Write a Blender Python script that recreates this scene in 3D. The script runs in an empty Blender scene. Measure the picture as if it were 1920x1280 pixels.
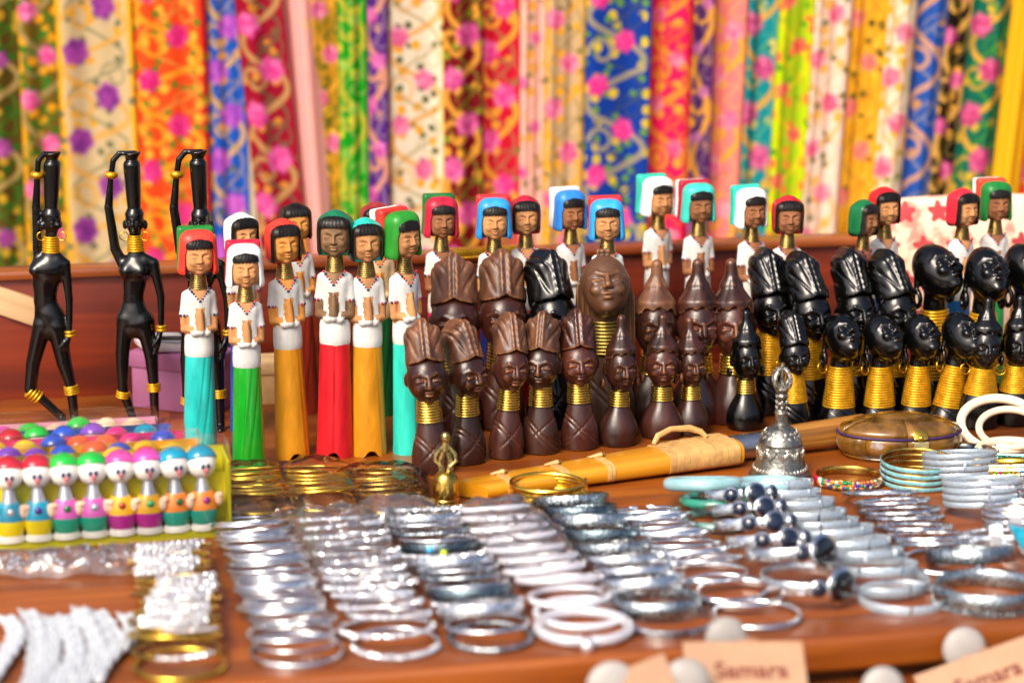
import bpy, bmesh, math, random
import numpy as np
from math import sin, cos, tan, atan, atan2, pi, radians, sqrt
from mathutils import Vector, Matrix, Euler, noise as mnoise

random.seed(7)
SC = bpy.context.scene
COL = SC.collection

# ------------------------------------------------------------------ camera
CAM_H = 0.62                    # above the tabletop (z = 0)
PITCH = radians(12.7)
FPX = 4545.0                    # focal length in pixels of a 1920-wide frame
cam_d = bpy.data.cameras.new('camera')
cam_d.sensor_width = 36.0
cam_d.lens = 36.0 * FPX / 1920.0
cam_d.clip_start = 0.05
cam_d.clip_end = 200.0
cam_d.dof.use_dof = True
cam_d.dof.focus_distance = 2.33
cam_d.dof.aperture_fstop = 3.5
cam_d.dof.aperture_blades = 0
cam = bpy.data.objects.new('camera', cam_d)
cam.location = (0, 0, CAM_H)
cam.rotation_euler = (pi / 2 - PITCH, 0, 0)
COL.objects.link(cam)
SC.camera = cam

# ------------------------------------------------------------------ sky, sun, exposure
SUN_EL, SUN_AZ = radians(44), radians(208)      # azimuth measured from +Y (behind the stall) towards +X
w = bpy.data.worlds.new('World')
SC.world = w
w.use_nodes = True
nt = w.node_tree
bg = nt.nodes['Background']
sky = nt.nodes.new('ShaderNodeTexSky')
sky.sky_type = 'NISHITA'
sky.sun_disc = False
sky.sun_elevation = SUN_EL
sky.sun_rotation = SUN_AZ
sky.dust_density = 5.0
sky.air_density = .6
sky.ozone_density = .3
bg.inputs['Strength'].default_value = 0.15
nt.links.new(sky.outputs[0], bg.inputs['Color'])
sd = bpy.data.lights.new('sun', 'SUN')
sd.energy = 2.3
sd.angle = radians(26)
sd.color = (1.0, 0.89, 0.74)
sun = bpy.data.objects.new('sun', sd)
sdir = Vector((sin(SUN_AZ) * cos(SUN_EL), cos(SUN_AZ) * cos(SUN_EL), sin(SUN_EL)))
sun.rotation_euler = sdir.to_track_quat('Z', 'Y').to_euler()
sun.location = (1, 2, 4)
COL.objects.link(sun)
SC.view_settings.view_transform = 'Standard'
SC.view_settings.look = 'None'
SC.view_settings.exposure = 0.62
SC.view_settings.gamma = 1.0
SC.cycles.transparent_max_bounces = 24
SC.cycles.max_bounces = 8
SC.cycles.caustics_reflective = False
SC.cycles.caustics_refractive = False

# ------------------------------------------------------------------ photo geometry
FWD = Vector((0, cos(PITCH), -sin(PITCH)))
UPV = Vector((0, sin(PITCH), cos(PITCH)))
def ray(x, y):
    return FWD * FPX + Vector((1, 0, 0)) * (x - 960) + UPV * (640 - y)
def P(x, y, z=0.0):
    d = ray(x, y)
    t = (z - CAM_H) / d.z
    return Vector((0, 0, CAM_H)) + d * t
def PD(x, y, depth):                     # point of a ray at a given world y
    d = ray(x, y)
    return Vector((0, 0, CAM_H)) + d * (depth / d.y)
def height_at(base, ytop):               # height of a thing standing on base whose top shows at ytop
    a = PITCH - atan((640 - ytop) / FPX)
    return CAM_H - base.y * tan(a)
TYAW = radians(12.5)
TO = Vector((0, 1.683, 0))
TU = Vector((cos(TYAW), sin(TYAW), 0))
TV = Vector((-sin(TYAW), cos(TYAW), 0))
def T(u, v, z=0.0):
    return TO + TU * u + TV * v + Vector((0, 0, z))

# ------------------------------------------------------------------ object helpers
def link(o, parent=None):
    COL.objects.link(o)
    if parent is not None:
        o.parent = parent
    return o
def finish(me, smooth=True, angle=None):
    if smooth:
        me.polygons.foreach_set('use_smooth', [True] * len(me.polygons))
        if angle:
            me.set_sharp_from_angle(angle=radians(angle))
    me.update()
    return me
def to_mesh(bm, name, smooth=True, angle=40):
    me = bpy.data.meshes.new(name)
    bm.normal_update()
    bm.to_mesh(me)
    bm.free()
    return finish(me, smooth, angle)
def obj(name, me, mats, parent=None, label=None, loc=None, rot=None, scale=None, angle=40):
    if isinstance(me, bmesh.types.BMesh):
        me = to_mesh(me, name, angle=angle)
    o = bpy.data.objects.new(name, me)
    if not isinstance(mats, (list, tuple)):
        mats = [mats]
    while len(me.materials) < len(mats):
        me.materials.append(None)
    for i, m in enumerate(mats):
        o.material_slots[i].link = 'OBJECT'
        o.material_slots[i].material = m
    if label: o['label'] = label
    link(o, parent)
    if loc is not None: o.location = loc
    if rot is not None: o.rotation_euler = rot
    if scale is not None: o.scale = (scale,) * 3 if not hasattr(scale, '__len__') else scale
    return o
def tag(o, label, cat, group=None, kind=None):
    if label: o['label'] = label
    if cat: o['category'] = cat
    if group: o['group'] = group
    if kind: o['kind'] = kind
    return o
def thing(name, label, cat, loc=(0, 0, 0), rot=(0, 0, 0), group=None, scale=1.0):
    o = bpy.data.objects.new(name, None)
    o.empty_display_size = 0.01
    COL.objects.link(o)
    o.location = loc
    o.rotation_euler = rot
    o.scale = (scale,) * 3
    return tag(o, label, cat, group)
def copy_tree(o, parent=None):
    c = o.copy()
    COL.objects.link(c)
    if parent is not None: c.parent = parent
    for ch in list(o.children):
        copy_tree(ch, c)
    return c

# ------------------------------------------------------------------ mesh builders
def lathe(prof, seg=32, sx=1.0, sy=1.0, cap=True, bm=None, mat=0):
    bm = bm or bmesh.new()
    rows = []
    for r, z in prof:
        rows.append([bm.verts.new((r * sx * sin(2 * pi * i / seg), -r * sy * cos(2 * pi * i / seg), z)) for i in range(seg)])
    for a, b in zip(rows, rows[1:]):
        for i in range(seg):
            f = bm.faces.new((a[i], a[(i + 1) % seg], b[(i + 1) % seg], b[i]))
            f.material_index = mat
    if cap:
        for row, rev in ((rows[0], True), (rows[-1], False)):
            f = bm.faces.new(row[::-1] if rev else row)
            f.material_index = mat
    return bm
def ring_profile(prof, R, seg=48, rfun=None, bm=None, a0=0, a1=2 * pi, mat=0, sx=1.0, sy=1.0):
    """sweep a closed (dr, z) profile round a circle of radius R"""
    bm = bm or bmesh.new()
    closed = abs(a1 - a0 - 2 * pi) < 1e-6
    n = seg if closed else seg + 1
    rows = []
    for i in range(n):
        a = a0 + (a1 - a0) * i / seg
        k = rfun(a) if rfun else 1.0
        rows.append([bm.verts.new(((R + d * k) * sin(a) * sx, -(R + d * k) * cos(a) * sy, z * k)) for d, z in prof])
    m = len(prof)
    for i in range(seg):
        a, b = rows[i], rows[(i + 1) % n]
        for j in range(m):
            f = bm.faces.new((a[j], b[j], b[(j + 1) % m], a[(j + 1) % m]))
            f.material_index = mat
    if not closed:
        bm.faces.new(rows[0]).material_index = mat
        bm.faces.new(rows[-1][::-1]).material_index = mat
    bmesh.ops.recalc_face_normals(bm, faces=bm.faces[:])
    return bm
def circ(r, n=10, sy=1.0, z=0.0):
    return [(r * cos(2 * pi * i / n), r * sy * sin(2 * pi * i / n) + z) for i in range(n)]
def rect(wd, h, b=0.0004):
    a, c = wd / 2, h / 2
    return [(a, -c + b), (a, c - b), (a - b, c), (-a + b, c), (-a, c - b), (-a, -c + b), (-a + b, -c), (a - b, -c)]
def tube(pts, radii, seg=8, bm=None, mat=0, flat=1.0):
    bm = bm or bmesh.new()
    pts = [Vector(p) for p in pts]
    if not hasattr(radii, '__len__'): radii = [radii] * len(pts)
    rows, prev = [], None
    for i, p in enumerate(pts):
        t = (pts[min(i + 1, len(pts) - 1)] - pts[max(i - 1, 0)]).normalized()
        if prev is None:
            ref = Vector((0, 0, 1)) if abs(t.z) < .9 else Vector((1, 0, 0))
            n = t.cross(ref).normalized()
        else:
            n = (prev - t * prev.dot(t)).normalized()
        prev = n
        b = t.cross(n)
        rows.append([bm.verts.new(p + (n * cos(2 * pi * j / seg) + b * sin(2 * pi * j / seg) * flat) * radii[i]) for j in range(seg)])
    for a, b in zip(rows, rows[1:]):
        for j in range(seg):
            bm.faces.new((a[j], a[(j + 1) % seg], b[(j + 1) % seg], b[j])).material_index = mat
    bm.faces.new(rows[0][::-1]).material_index = mat
    bm.faces.new(rows[-1]).material_index = mat
    bmesh.ops.recalc_face_normals(bm, faces=bm.faces[:])
    return bm
def box(bm, c, s, bev=0.0, rot=None, mat=0, seg=2):
    """box of full size s round c, in bm"""
    r = bmesh.ops.create_cube(bm, size=1.0)
    M = Matrix.Translation(c) @ (rot.to_matrix().to_4x4() if rot else Matrix.Identity(4)) @ Matrix.Diagonal((s[0], s[1], s[2], 1))
    bmesh.ops.transform(bm, matrix=M, verts=r['verts'])
    fs = set()
    for v in r['verts']:
        fs.update(v.link_faces)
    for f in fs: f.material_index = mat
    if bev > 0:
        es = set()
        for f in fs: es.update(f.edges)
        bmesh.ops.bevel(bm, geom=list(es), offset=bev, segments=seg, affect='EDGES', profile=0.5)
    return bm
def ball(bm, c, r, u=10, v=7, mat=0, rot=None):
    rr = r if hasattr(r, '__len__') else (r, r, r)
    g = bmesh.ops.create_uvsphere(bm, u_segments=u, v_segments=v, radius=1.0)
    M = Matrix.Translation(c) @ (rot.to_matrix().to_4x4() if rot else Matrix.Identity(4)) @ Matrix.Diagonal((rr[0], rr[1], rr[2], 1))
    bmesh.ops.transform(bm, matrix=M, verts=g['verts'])
    fs = set()
    for vv in g['verts']: fs.update(vv.link_faces)
    for f in fs: f.material_index = mat
    return bm

# ------------------------------------------------------------------ carving: signed distance fields to mesh (millimetres)
def ell(X, Y, Z, c, r):
    a, b, d = (X - c[0]) / r[0], (Y - c[1]) / r[1], (Z - c[2]) / r[2]
    k0 = np.sqrt(a * a + b * b + d * d) + 1e-6
    k1 = np.sqrt((a / r[0]) ** 2 + (b / r[1]) ** 2 + (d / r[2]) ** 2) + 1e-6
    return k0 * (k0 - 1) / k1
def cap(X, Y, Z, a, b, r1, r2=None, sy=1.0):
    r2 = r1 if r2 is None else r2
    ba = np.array(b, float) - np.array(a, float)
    px, py, pz = X - a[0], Y - a[1], Z - a[2]
    t = np.clip((px * ba[0] + py * ba[1] + pz * ba[2]) / max(1e-6, ba.dot(ba)), 0, 1)
    return np.sqrt((px - ba[0] * t) ** 2 + ((py - ba[1] * t) / sy) ** 2 + (pz - ba[2] * t) ** 2) - (r1 + (r2 - r1) * t)
def rbox(X, Y, Z, c, h, r):
    qx, qy, qz = abs(X - c[0]) - h[0] + r, abs(Y - c[1]) - h[1] + r, abs(Z - c[2]) - h[2] + r
    return np.sqrt(np.maximum(qx, 0) ** 2 + np.maximum(qy, 0) ** 2 + np.maximum(qz, 0) ** 2) + np.minimum(np.maximum(qx, np.maximum(qy, qz)), 0) - r
def sm(a, b, k):
    h = np.clip(0.5 + 0.5 * (b - a) / k, 0, 1)
    return b + (a - b) * h - k * h * (1 - h)
def ssub(a, b, k):
    return -sm(-a, b, k)
def radial(X, Y, Z, prof, sy=0.85, cy=0.0):
    zs = [p[1] for p in prof]; rs = [p[0] for p in prof]
    dz = np.linspace(zs[0], zs[-1], 160)
    dr = np.interp(dz, zs, rs)
    for _ in range(60):
        dr[1:-1] = (dr[:-2] + dr[1:-1] * 2 + dr[2:]) / 4
    r = np.interp(Z, dz, dr)
    return (np.sqrt(X ** 2 + ((Y - cy) / sy) ** 2) - r) * 0.85
def sdf_parts(fn, lo, hi, res, region=None, nreg=1):
    """surface-nets mesh of fn < 0, split into nreg meshes by region(x, y, z) of the face centres; returned in metres"""
    ax = [np.arange(lo[i], hi[i] + res, res, dtype=np.float32) for i in range(3)]
    X, Y, Z = np.meshgrid(*ax, indexing='ij')
    V = fn(X, Y, Z).astype(np.float32)
    V[0], V[-1], V[:, 0], V[:, -1], V[:, :, 0], V[:, :, -1] = (np.abs(v) + .01 for v in (V[0], V[-1], V[:, 0], V[:, -1], V[:, :, 0], V[:, :, -1]))
    I = V < 0
    cs = [(a, b, c) for a in (0, 1) for b in (0, 1) for c in (0, 1)]
    n = [s - 1 for s in V.shape]
    cnt = sum(I[a:a + n[0], b:b + n[1], c:c + n[2]].astype(np.int8) for a, b, c in cs)
    act = np.argwhere((cnt > 0) & (cnt < 8))
    vals = {c: V[act[:, 0] + c[0], act[:, 1] + c[1], act[:, 2] + c[2]] for c in cs}
    pos = np.zeros((len(act), 3)); num = np.zeros(len(act))
    for a in cs:
        for k in range(3):
            if a[k]: continue
            b = list(a); b[k] = 1; b = tuple(b)
            va, vb = vals[a], vals[b]
            m = (va < 0) != (vb < 0)
            t = va[m] / (va[m] - vb[m])
            q = np.tile(np.array(a, float), (m.sum(), 1)); q[:, k] += t
            pos[m] += q; num[m] += 1
    pos = (pos / num[:, None] + act) * res + np.array(lo)
    idx = -np.ones(n, dtype=np.int64)
    idx[act[:, 0], act[:, 1], act[:, 2]] = np.arange(len(act))
    faces = []
    for k in range(3):
        A = [slice(None)] * 3; B = [slice(None)] * 3
        A[k] = slice(0, -1); B[k] = slice(1, None)
        cr = np.argwhere(I[tuple(A)] != I[tuple(B)])
        sgn = I[cr[:, 0], cr[:, 1], cr[:, 2]]
        o1, o2 = [(1, 2), (2, 0), (0, 1)][k]
        d1 = np.zeros(3, int); d1[o1] = 1
        d2 = np.zeros(3, int); d2[o2] = 1
        g = lambda q: idx[q[:, 0], q[:, 1], q[:, 2]]
        quad = np.stack([g(cr - d1 - d2), g(cr - d2), g(cr), g(cr - d1)], 1)
        quad[~sgn] = quad[~sgn][:, ::-1]
        faces.append(quad)
    faces = np.concatenate(faces)
    # relax a little along the surface to take the grid out
    adj_s = np.zeros_like(pos); adj_n = np.zeros(len(pos))
    for i in range(4):
        a, b = faces[:, i], faces[:, (i + 1) % 4]
        np.add.at(adj_s, a, pos[b]); np.add.at(adj_n, a, 1)
        np.add.at(adj_s, b, pos[a]); np.add.at(adj_n, b, 1)
    pos = pos * .55 + adj_s / adj_n[:, None] * .45
    reg = np.zeros(len(faces), int)
    if region is not None:
        c = pos[faces].mean(1)
        reg = region(c[:, 0], c[:, 1], c[:, 2])
    out = []
    for r in range(nreg):
        fs = faces[reg == r]
        used, inv = np.unique(fs, return_inverse=True)
        inv = inv.reshape(-1)
        me = bpy.data.meshes.new('carved')
        me.vertices.add(len(used)); me.loops.add(len(inv)); me.polygons.add(len(fs))
        me.vertices.foreach_set('co', (pos[used] * 0.001).astype(np.float32).ravel())
        me.loops.foreach_set('vertex_index', inv.astype(np.int32))
        me.polygons.foreach_set('loop_start', np.arange(0, len(inv), 4, dtype=np.int32))
        me.update(calc_edges=True)
        me.validate()
        out.append(finish(me))
    return out
def face(V, X, Y, Z, c, r, eye=.08, deep=1.0, lips=1.0):
    """carve a calm closed-eyed face into the front (-Y) of an ellipsoid head"""
    cx, cy, cz = c; rx, ry, rz = r
    s = rx / 18.0
    fy = lambda fx, fz: cy - ry * sqrt(max(.05, 1 - fx * fx - fz * fz))
    for sx in (-1, 1):
        ex = .41 * sx
        y0 = fy(ex, eye); x0 = cx + ex * rx; z0 = cz + eye * rz
        V = ssub(V, ell(X, Y, Z, (x0, y0 - .8 * s, z0 + .8 * s), (5.6 * s, 3.0 * s * deep, 3.3 * s)), 1.6 * s)
        V = sm(V, ell(X, Y, Z, (x0, y0 + 1.3 * s, z0 - .5 * s), (4.5 * s, 2.3 * s, 2.2 * s)), .8 * s)
        V = ssub(V, ell(X, Y, Z, (x0, y0 - .9 * s, z0 - 1.5 * s), (4.6 * s, 1.6 * s, .7 * s)), .5 * s)
        p = [(cx + f * sx * rx, fy(f, eye + g) + .5 * s, cz + (eye + g) * rz) for f, g in ((.12, .19), (.42, .31), (.74, .17))]
        V = sm(V, cap(X, Y, Z, p[0], p[1], 1.1 * s, 1.3 * s), 1.3 * s)
        V = sm(V, cap(X, Y, Z, p[1], p[2], 1.3 * s, .8 * s), 1.3 * s)
        V = sm(V, ell(X, Y, Z, (cx + .42 * sx * rx, fy(.42, -.28) + 2.2 * s, cz - .28 * rz), (5 * s, 3.6 * s, 4.5 * s)), 2.5 * s)
        V = sm(V, ell(X, Y, Z, (cx + sx * 2.3 * s, fy(0, -.22) - .4 * s, cz - .25 * rz), (1.9 * s, 1.9 * s, 1.6 * s)), .8 * s)
    V = sm(V, cap(X, Y, Z, (cx, fy(0, .18) + .4 * s, cz + .2 * rz), (cx, fy(0, -.2) - 2.4 * s, cz - .21 * rz), 1.5 * s, 2.3 * s), 1.4 * s)
    m = fy(0, -.52)
    V = ssub(V, ell(X, Y, Z, (cx, m - 1.2 * s, cz - .37 * rz), (2 * s, 1.4 * s, 1.6 * s)), .8 * s)
    V = sm(V, ell(X, Y, Z, (cx, m + .1 * s, cz - .47 * rz), (5.0 * s, 2.2 * s * lips, 1.5 * s)), .6 * s)
    V = sm(V, ell(X, Y, Z, (cx, m + .5 * s, cz - .60 * rz), (4.0 * s, 2.2 * s * lips, 1.6 * s)), .6 * s)
    V = ssub(V, ell(X, Y, Z, (cx, m - 1.6 * s, cz - .535 * rz), (5.6 * s, 1.6 * s, .65 * s)), .5 * s)
    V = sm(V, ell(X, Y, Z, (cx, fy(0, -.8) + 1.6 * s, cz - .84 * rz), (5 * s, 3.8 * s, 3.6 * s)), 3 * s)
    return V

# ------------------------------------------------------------------ materials
def C(h):
    h = h.lstrip('#')
    v = [int(h[i:i + 2], 16) / 255 for i in (0, 2, 4)]
    return tuple(x / 12.92 if x <= .04045 else ((x + .055) / 1.055) ** 2.4 for x in v) + (1.0,)
def newmat(name):
    m = bpy.data.materials.new(name)
    m.use_nodes = True
    return m, m.node_tree, m.node_tree.nodes['Principled BSDF']
def pm(name, col, rough=.5, metal=0.0, var=.18, scale=60.0, bump=0.0, bscale=None, coat=0.0, stretch=(1, 1, 1),
       wear=None, wear_lo=.52, wear_hi=.60, cav=False, rvar=.12, spec=None, col2=None, trans=0.0, sss=0.0):
    """painted / metal / wood surface: noise-broken colour and roughness, fine relief, wear on raised edges"""
    m, t, b = newmat(name)
    N, L = t.nodes, t.links
    col = C(col) if isinstance(col, str) else tuple(col) + ((1.0,) if len(col) == 3 else ())
    tc = N.new('ShaderNodeTexCoord')
    oi = N.new('ShaderNodeObjectInfo')
    mp = N.new('ShaderNodeMapping'); mp.inputs['Scale'].default_value = stretch
    L.new(tc.outputs['Object'], mp.inputs['Vector'])
    off = N.new('ShaderNodeVectorMath'); off.operation = 'ADD'
    rs = N.new('ShaderNodeMath'); rs.operation = 'MULTIPLY'; rs.inputs[1].default_value = 7.0
    L.new(oi.outputs['Random'], rs.inputs[0])
    L.new(mp.outputs[0], off.inputs[0]); L.new(rs.outputs[0], off.inputs[1])
    nz = N.new('ShaderNodeTexNoise'); nz.inputs['Scale'].default_value = scale; nz.inputs['Detail'].default_value = 5
    nz.inputs['Roughness'].default_value = .6
    L.new(off.outputs[0], nz.inputs['Vector'])
    rp = N.new('ShaderNodeValToRGB')
    rp.color_ramp.elements[0].position = .32; rp.color_ramp.elements[1].position = .68
    d = tuple(c * (1 - var) for c in col[:3]) + (1,)
    u = C(col2) if col2 else tuple(min(1, c * (1 + var)) for c in col[:3]) + (1,)
    rp.color_ramp.elements[0].color = d; rp.color_ramp.elements[1].color = u
    L.new(nz.outputs['Fac'], rp.inputs['Fac'])
    cout = rp.outputs['Color']
    if wear:
        ge = N.new('ShaderNodeNewGeometry')
        mr = N.new('ShaderNodeMapRange')
        mr.inputs['From Min'].default_value = wear_lo; mr.inputs['From Max'].default_value = wear_hi
        L.new(ge.outputs['Pointiness'], mr.inputs['Value'])
        wv = mr.outputs[0]
        if cav:
            mc = N.new('ShaderNodeMapRange')
            mc.inputs['From Min'].default_value = .485; mc.inputs['From Max'].default_value = .44
            mc.inputs['To Max'].default_value = .75
            L.new(ge.outputs['Pointiness'], mc.inputs['Value'])
            mm = N.new('ShaderNodeMath'); mm.operation = 'MAXIMUM'
            L.new(wv, mm.inputs[0]); L.new(mc.outputs[0], mm.inputs[1]); wv = mm.outputs[0]
        n2 = N.new('ShaderNodeTexNoise'); n2.inputs['Scale'].default_value = scale * 2.5; n2.inputs['Detail'].default_value = 3
        L.new(off.outputs[0], n2.inputs['Vector'])
        mu = N.new('ShaderNodeMath'); mu.operation = 'MULTIPLY'; mu.use_clamp = True
        m2 = N.new('ShaderNodeMapRange'); m2.inputs['From Min'].default_value = .35; m2.inputs['From Max'].default_value = .6
        L.new(n2.outputs['Fac'], m2.inputs['Value'])
        L.new(wv, mu.inputs[0]); L.new(m2.outputs[0], mu.inputs[1])
        mx = N.new('ShaderNodeMixRGB'); mx.inputs['Color2'].default_value = C(wear)
        L.new(mu.outputs[0], mx.inputs['Fac']); L.new(cout, mx.inputs['Color1'])
        cout = mx.outputs[0]
    hv = N.new('ShaderNodeHueSaturation')
    vr = N.new('ShaderNodeMapRange'); vr.inputs['To Min'].default_value = .86; vr.inputs['To Max'].default_value = 1.12
    L.new(oi.outputs['Random'], vr.inputs['Value']); L.new(vr.outputs[0], hv.inputs['Value'])
    L.new(cout, hv.inputs['Color']); cout = hv.outputs[0]
    L.new(cout, b.inputs['Base Color'])
    rr = N.new('ShaderNodeMapRange')
    rr.inputs['To Min'].default_value = max(.03, rough - rvar); rr.inputs['To Max'].default_value = min(1, rough + rvar)
    L.new(nz.outputs['Fac'], rr.inputs['Value']); L.new(rr.outputs[0], b.inputs['Roughness'])
    b.inputs['Metallic'].default_value = metal
    if spec is not None: b.inputs['Specular IOR Level'].default_value = spec
    b.inputs['Coat Weight'].default_value = coat
    b.inputs['Coat Roughness'].default_value = .12
    if trans: b.inputs['Transmission Weight'].default_value = trans
    if sss:
        b.inputs['Subsurface Weight'].default_value = sss
        b.inputs['Subsurface Radius'].default_value = (.01, .006, .004)
        b.inputs['Subsurface Scale'].default_value = .3
    if bump:
        nb = N.new('ShaderNodeTexNoise'); nb.inputs['Scale'].default_value = bscale or scale * 3; nb.inputs['Detail'].default_value = 4
        L.new(off.outputs[0], nb.inputs['Vector'])
        bp = N.new('ShaderNodeBump'); bp.inputs['Strength'].default_value = bump; bp.inputs['Distance'].default_value = .001
        L.new(nb.outputs['Fac'], bp.inputs['Height']); L.new(bp.outputs[0], b.inputs['Normal'])
    return m
_pc = {}
def paint(h, rough=.40):                      # hand-brushed enamel
    k = ('paint', h, rough)
    if k not in _pc:
        _pc[k] = pm('enamel_' + h.strip('#'), h, rough, var=.22, scale=90, bump=.5, bscale=160, coat=.7 if rough < .2 else .15, stretch=(1, 1, .25), spec=.32 if rough > .2 else .5, wear='#c9a47a' if rough > .2 else None, wear_lo=.56, wear_hi=.66)
    return _pc[k]

# ================================================================== SETTING: table, floor, wall
def wood(name, dark, mid, light, rough=.28, coat=.5, sc=1.0, axis='X'):
    m, t, b = newmat(name)
    N, L = t.nodes, t.links
    tc = N.new('ShaderNodeTexCoord')
    mp = N.new('ShaderNodeMapping')
    mp.inputs['Scale'].default_value = {'X': (1.6 * sc, 26 * sc, 26 * sc), 'Z': (26 * sc, 26 * sc, 1.6 * sc)}[axis]
    L.new(tc.outputs['Object'], mp.inputs[0])
    n1 = N.new('ShaderNodeTexNoise'); n1.inputs['Scale'].default_value = 1.2; n1.inputs['Detail'].default_value = 8; n1.inputs['Roughness'].default_value = .62
    n1.inputs['Distortion'].default_value = .6
    L.new(mp.outputs[0], n1.inputs['Vector'])
    r = N.new('ShaderNodeValToRGB')
    r.color_ramp.elements[0].position = .30; r.color_ramp.elements[0].color = C(dark)
    r.color_ramp.elements[1].position = .72; r.color_ramp.elements[1].color = C(light)
    e = r.color_ramp.elements.new(.5); e.color = C(mid)
    L.new(n1.outputs['Fac'], r.inputs['Fac'])
    L.new(r.outputs[0], b.inputs['Base Color'])
    n2 = N.new('ShaderNodeTexNoise'); n2.inputs['Scale'].default_value = 9; n2.inputs['Detail'].default_value = 6
    L.new(tc.outputs['Object'], n2.inputs['Vector'])
    mr = N.new('ShaderNodeMapRange'); mr.inputs['From Min'].default_value = .35; mr.inputs['From Max'].default_value = .7
    mr.inputs['To Min'].default_value = rough - .08; mr.inputs['To Max'].default_value = rough + .14
    L.new(n2.outputs['Fac'], mr.inputs['Value']); L.new(mr.outputs[0], b.inputs['Roughness'])
    b.inputs['Coat Weight'].default_value = coat; b.inputs['Coat Roughness'].default_value = .14
    bp = N.new('ShaderNodeBump'); bp.inputs['Strength'].default_value = .15; bp.inputs['Distance'].default_value = .001
    L.new(n1.outputs['Fac'], bp.inputs['Height']); L.new(bp.outputs[0], b.inputs['Normal'])
    return m
M_TABLE = wood('varnished_red_wood', '#5e2a08', '#84420c', '#a25816', rough=.42, coat=.15)
M_BOARD = wood('dark_red_wood', '#4a140a', '#6b2109', '#8a3210', rough=.45, coat=.1)
M_FLOOR = pm('grey_concrete', '#77726a', .85, var=.2, scale=3, bump=.3, bscale=60)
M_WALL = pm('plaster_wall', '#b7a88c', .9, var=.12, scale=4, bump=.2, bscale=50)

bm = bmesh.new(); box(bm, (0, 4, -.79), (14, 14, .02))
tag(obj('ground', bm, M_FLOOR), 'grey concrete ground under the stall', None, kind='structure')
bm = bmesh.new(); box(bm, (0, 4.55, .25), (9, .1, 2.06))
tag(obj('wall', bm, M_WALL), 'pale plastered wall behind the hanging cloths', 'wall', kind='structure')

table = thing('display_table', 'glossy reddish brown wooden table carrying all the souvenirs', 'table', TO, (0, 0, TYAW))
TW = 2.2
bm = bmesh.new(); box(bm, (0, .50, -.011), (TW, .80, .022), .004)
bm2 = bmesh.new(); box(bm2, (0, .05, -.013), (TW, .098, .026), .007, seg=3)
bm = bmesh.new(); box(bm, (0, .5, -.011), (TW, .9, .022), .002)
obj('tabletop', bm, M_TABLE, table)
bm = bmesh.new(); box(bm, (0, .024, -.0185), (TW, .05, .029), .006, seg=3)
obj('front_rail', bm, M_TABLE, table, loc=(0, 0, .004))
bm = bmesh.new(); box(bm, (0, .03, -.119), (TW - .02, .03, .11), .004)
obj('apron', bm, M_TABLE, table)
bm = bmesh.new(); box(bm, (0, -.035, -.050), (TW - .02, .25, .020), .006)
obj('lower_ledge', bm, M_TABLE, table)
bm = bmesh.new(); box(bm, (0, .895, .055), (TW, .022, .15), .003)
obj('back_board', bm, M_BOARD, table)
bm = bmesh.new(); box(bm, (0, .893, .1335), (TW, .034, .010), .003)
obj('back_board_cap', bm, wood('cap_wood', '#5a260e', '#7c3814', '#9a5522', rough=.35), table)
for sx in (-1, 1):
    for yy in (.06, .86):
        bm = bmesh.new(); box(bm, (sx * (TW / 2 - .06), yy, -.40), (.06, .06, .76), .004)
        obj('leg', bm, M_TABLE, table)

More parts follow.
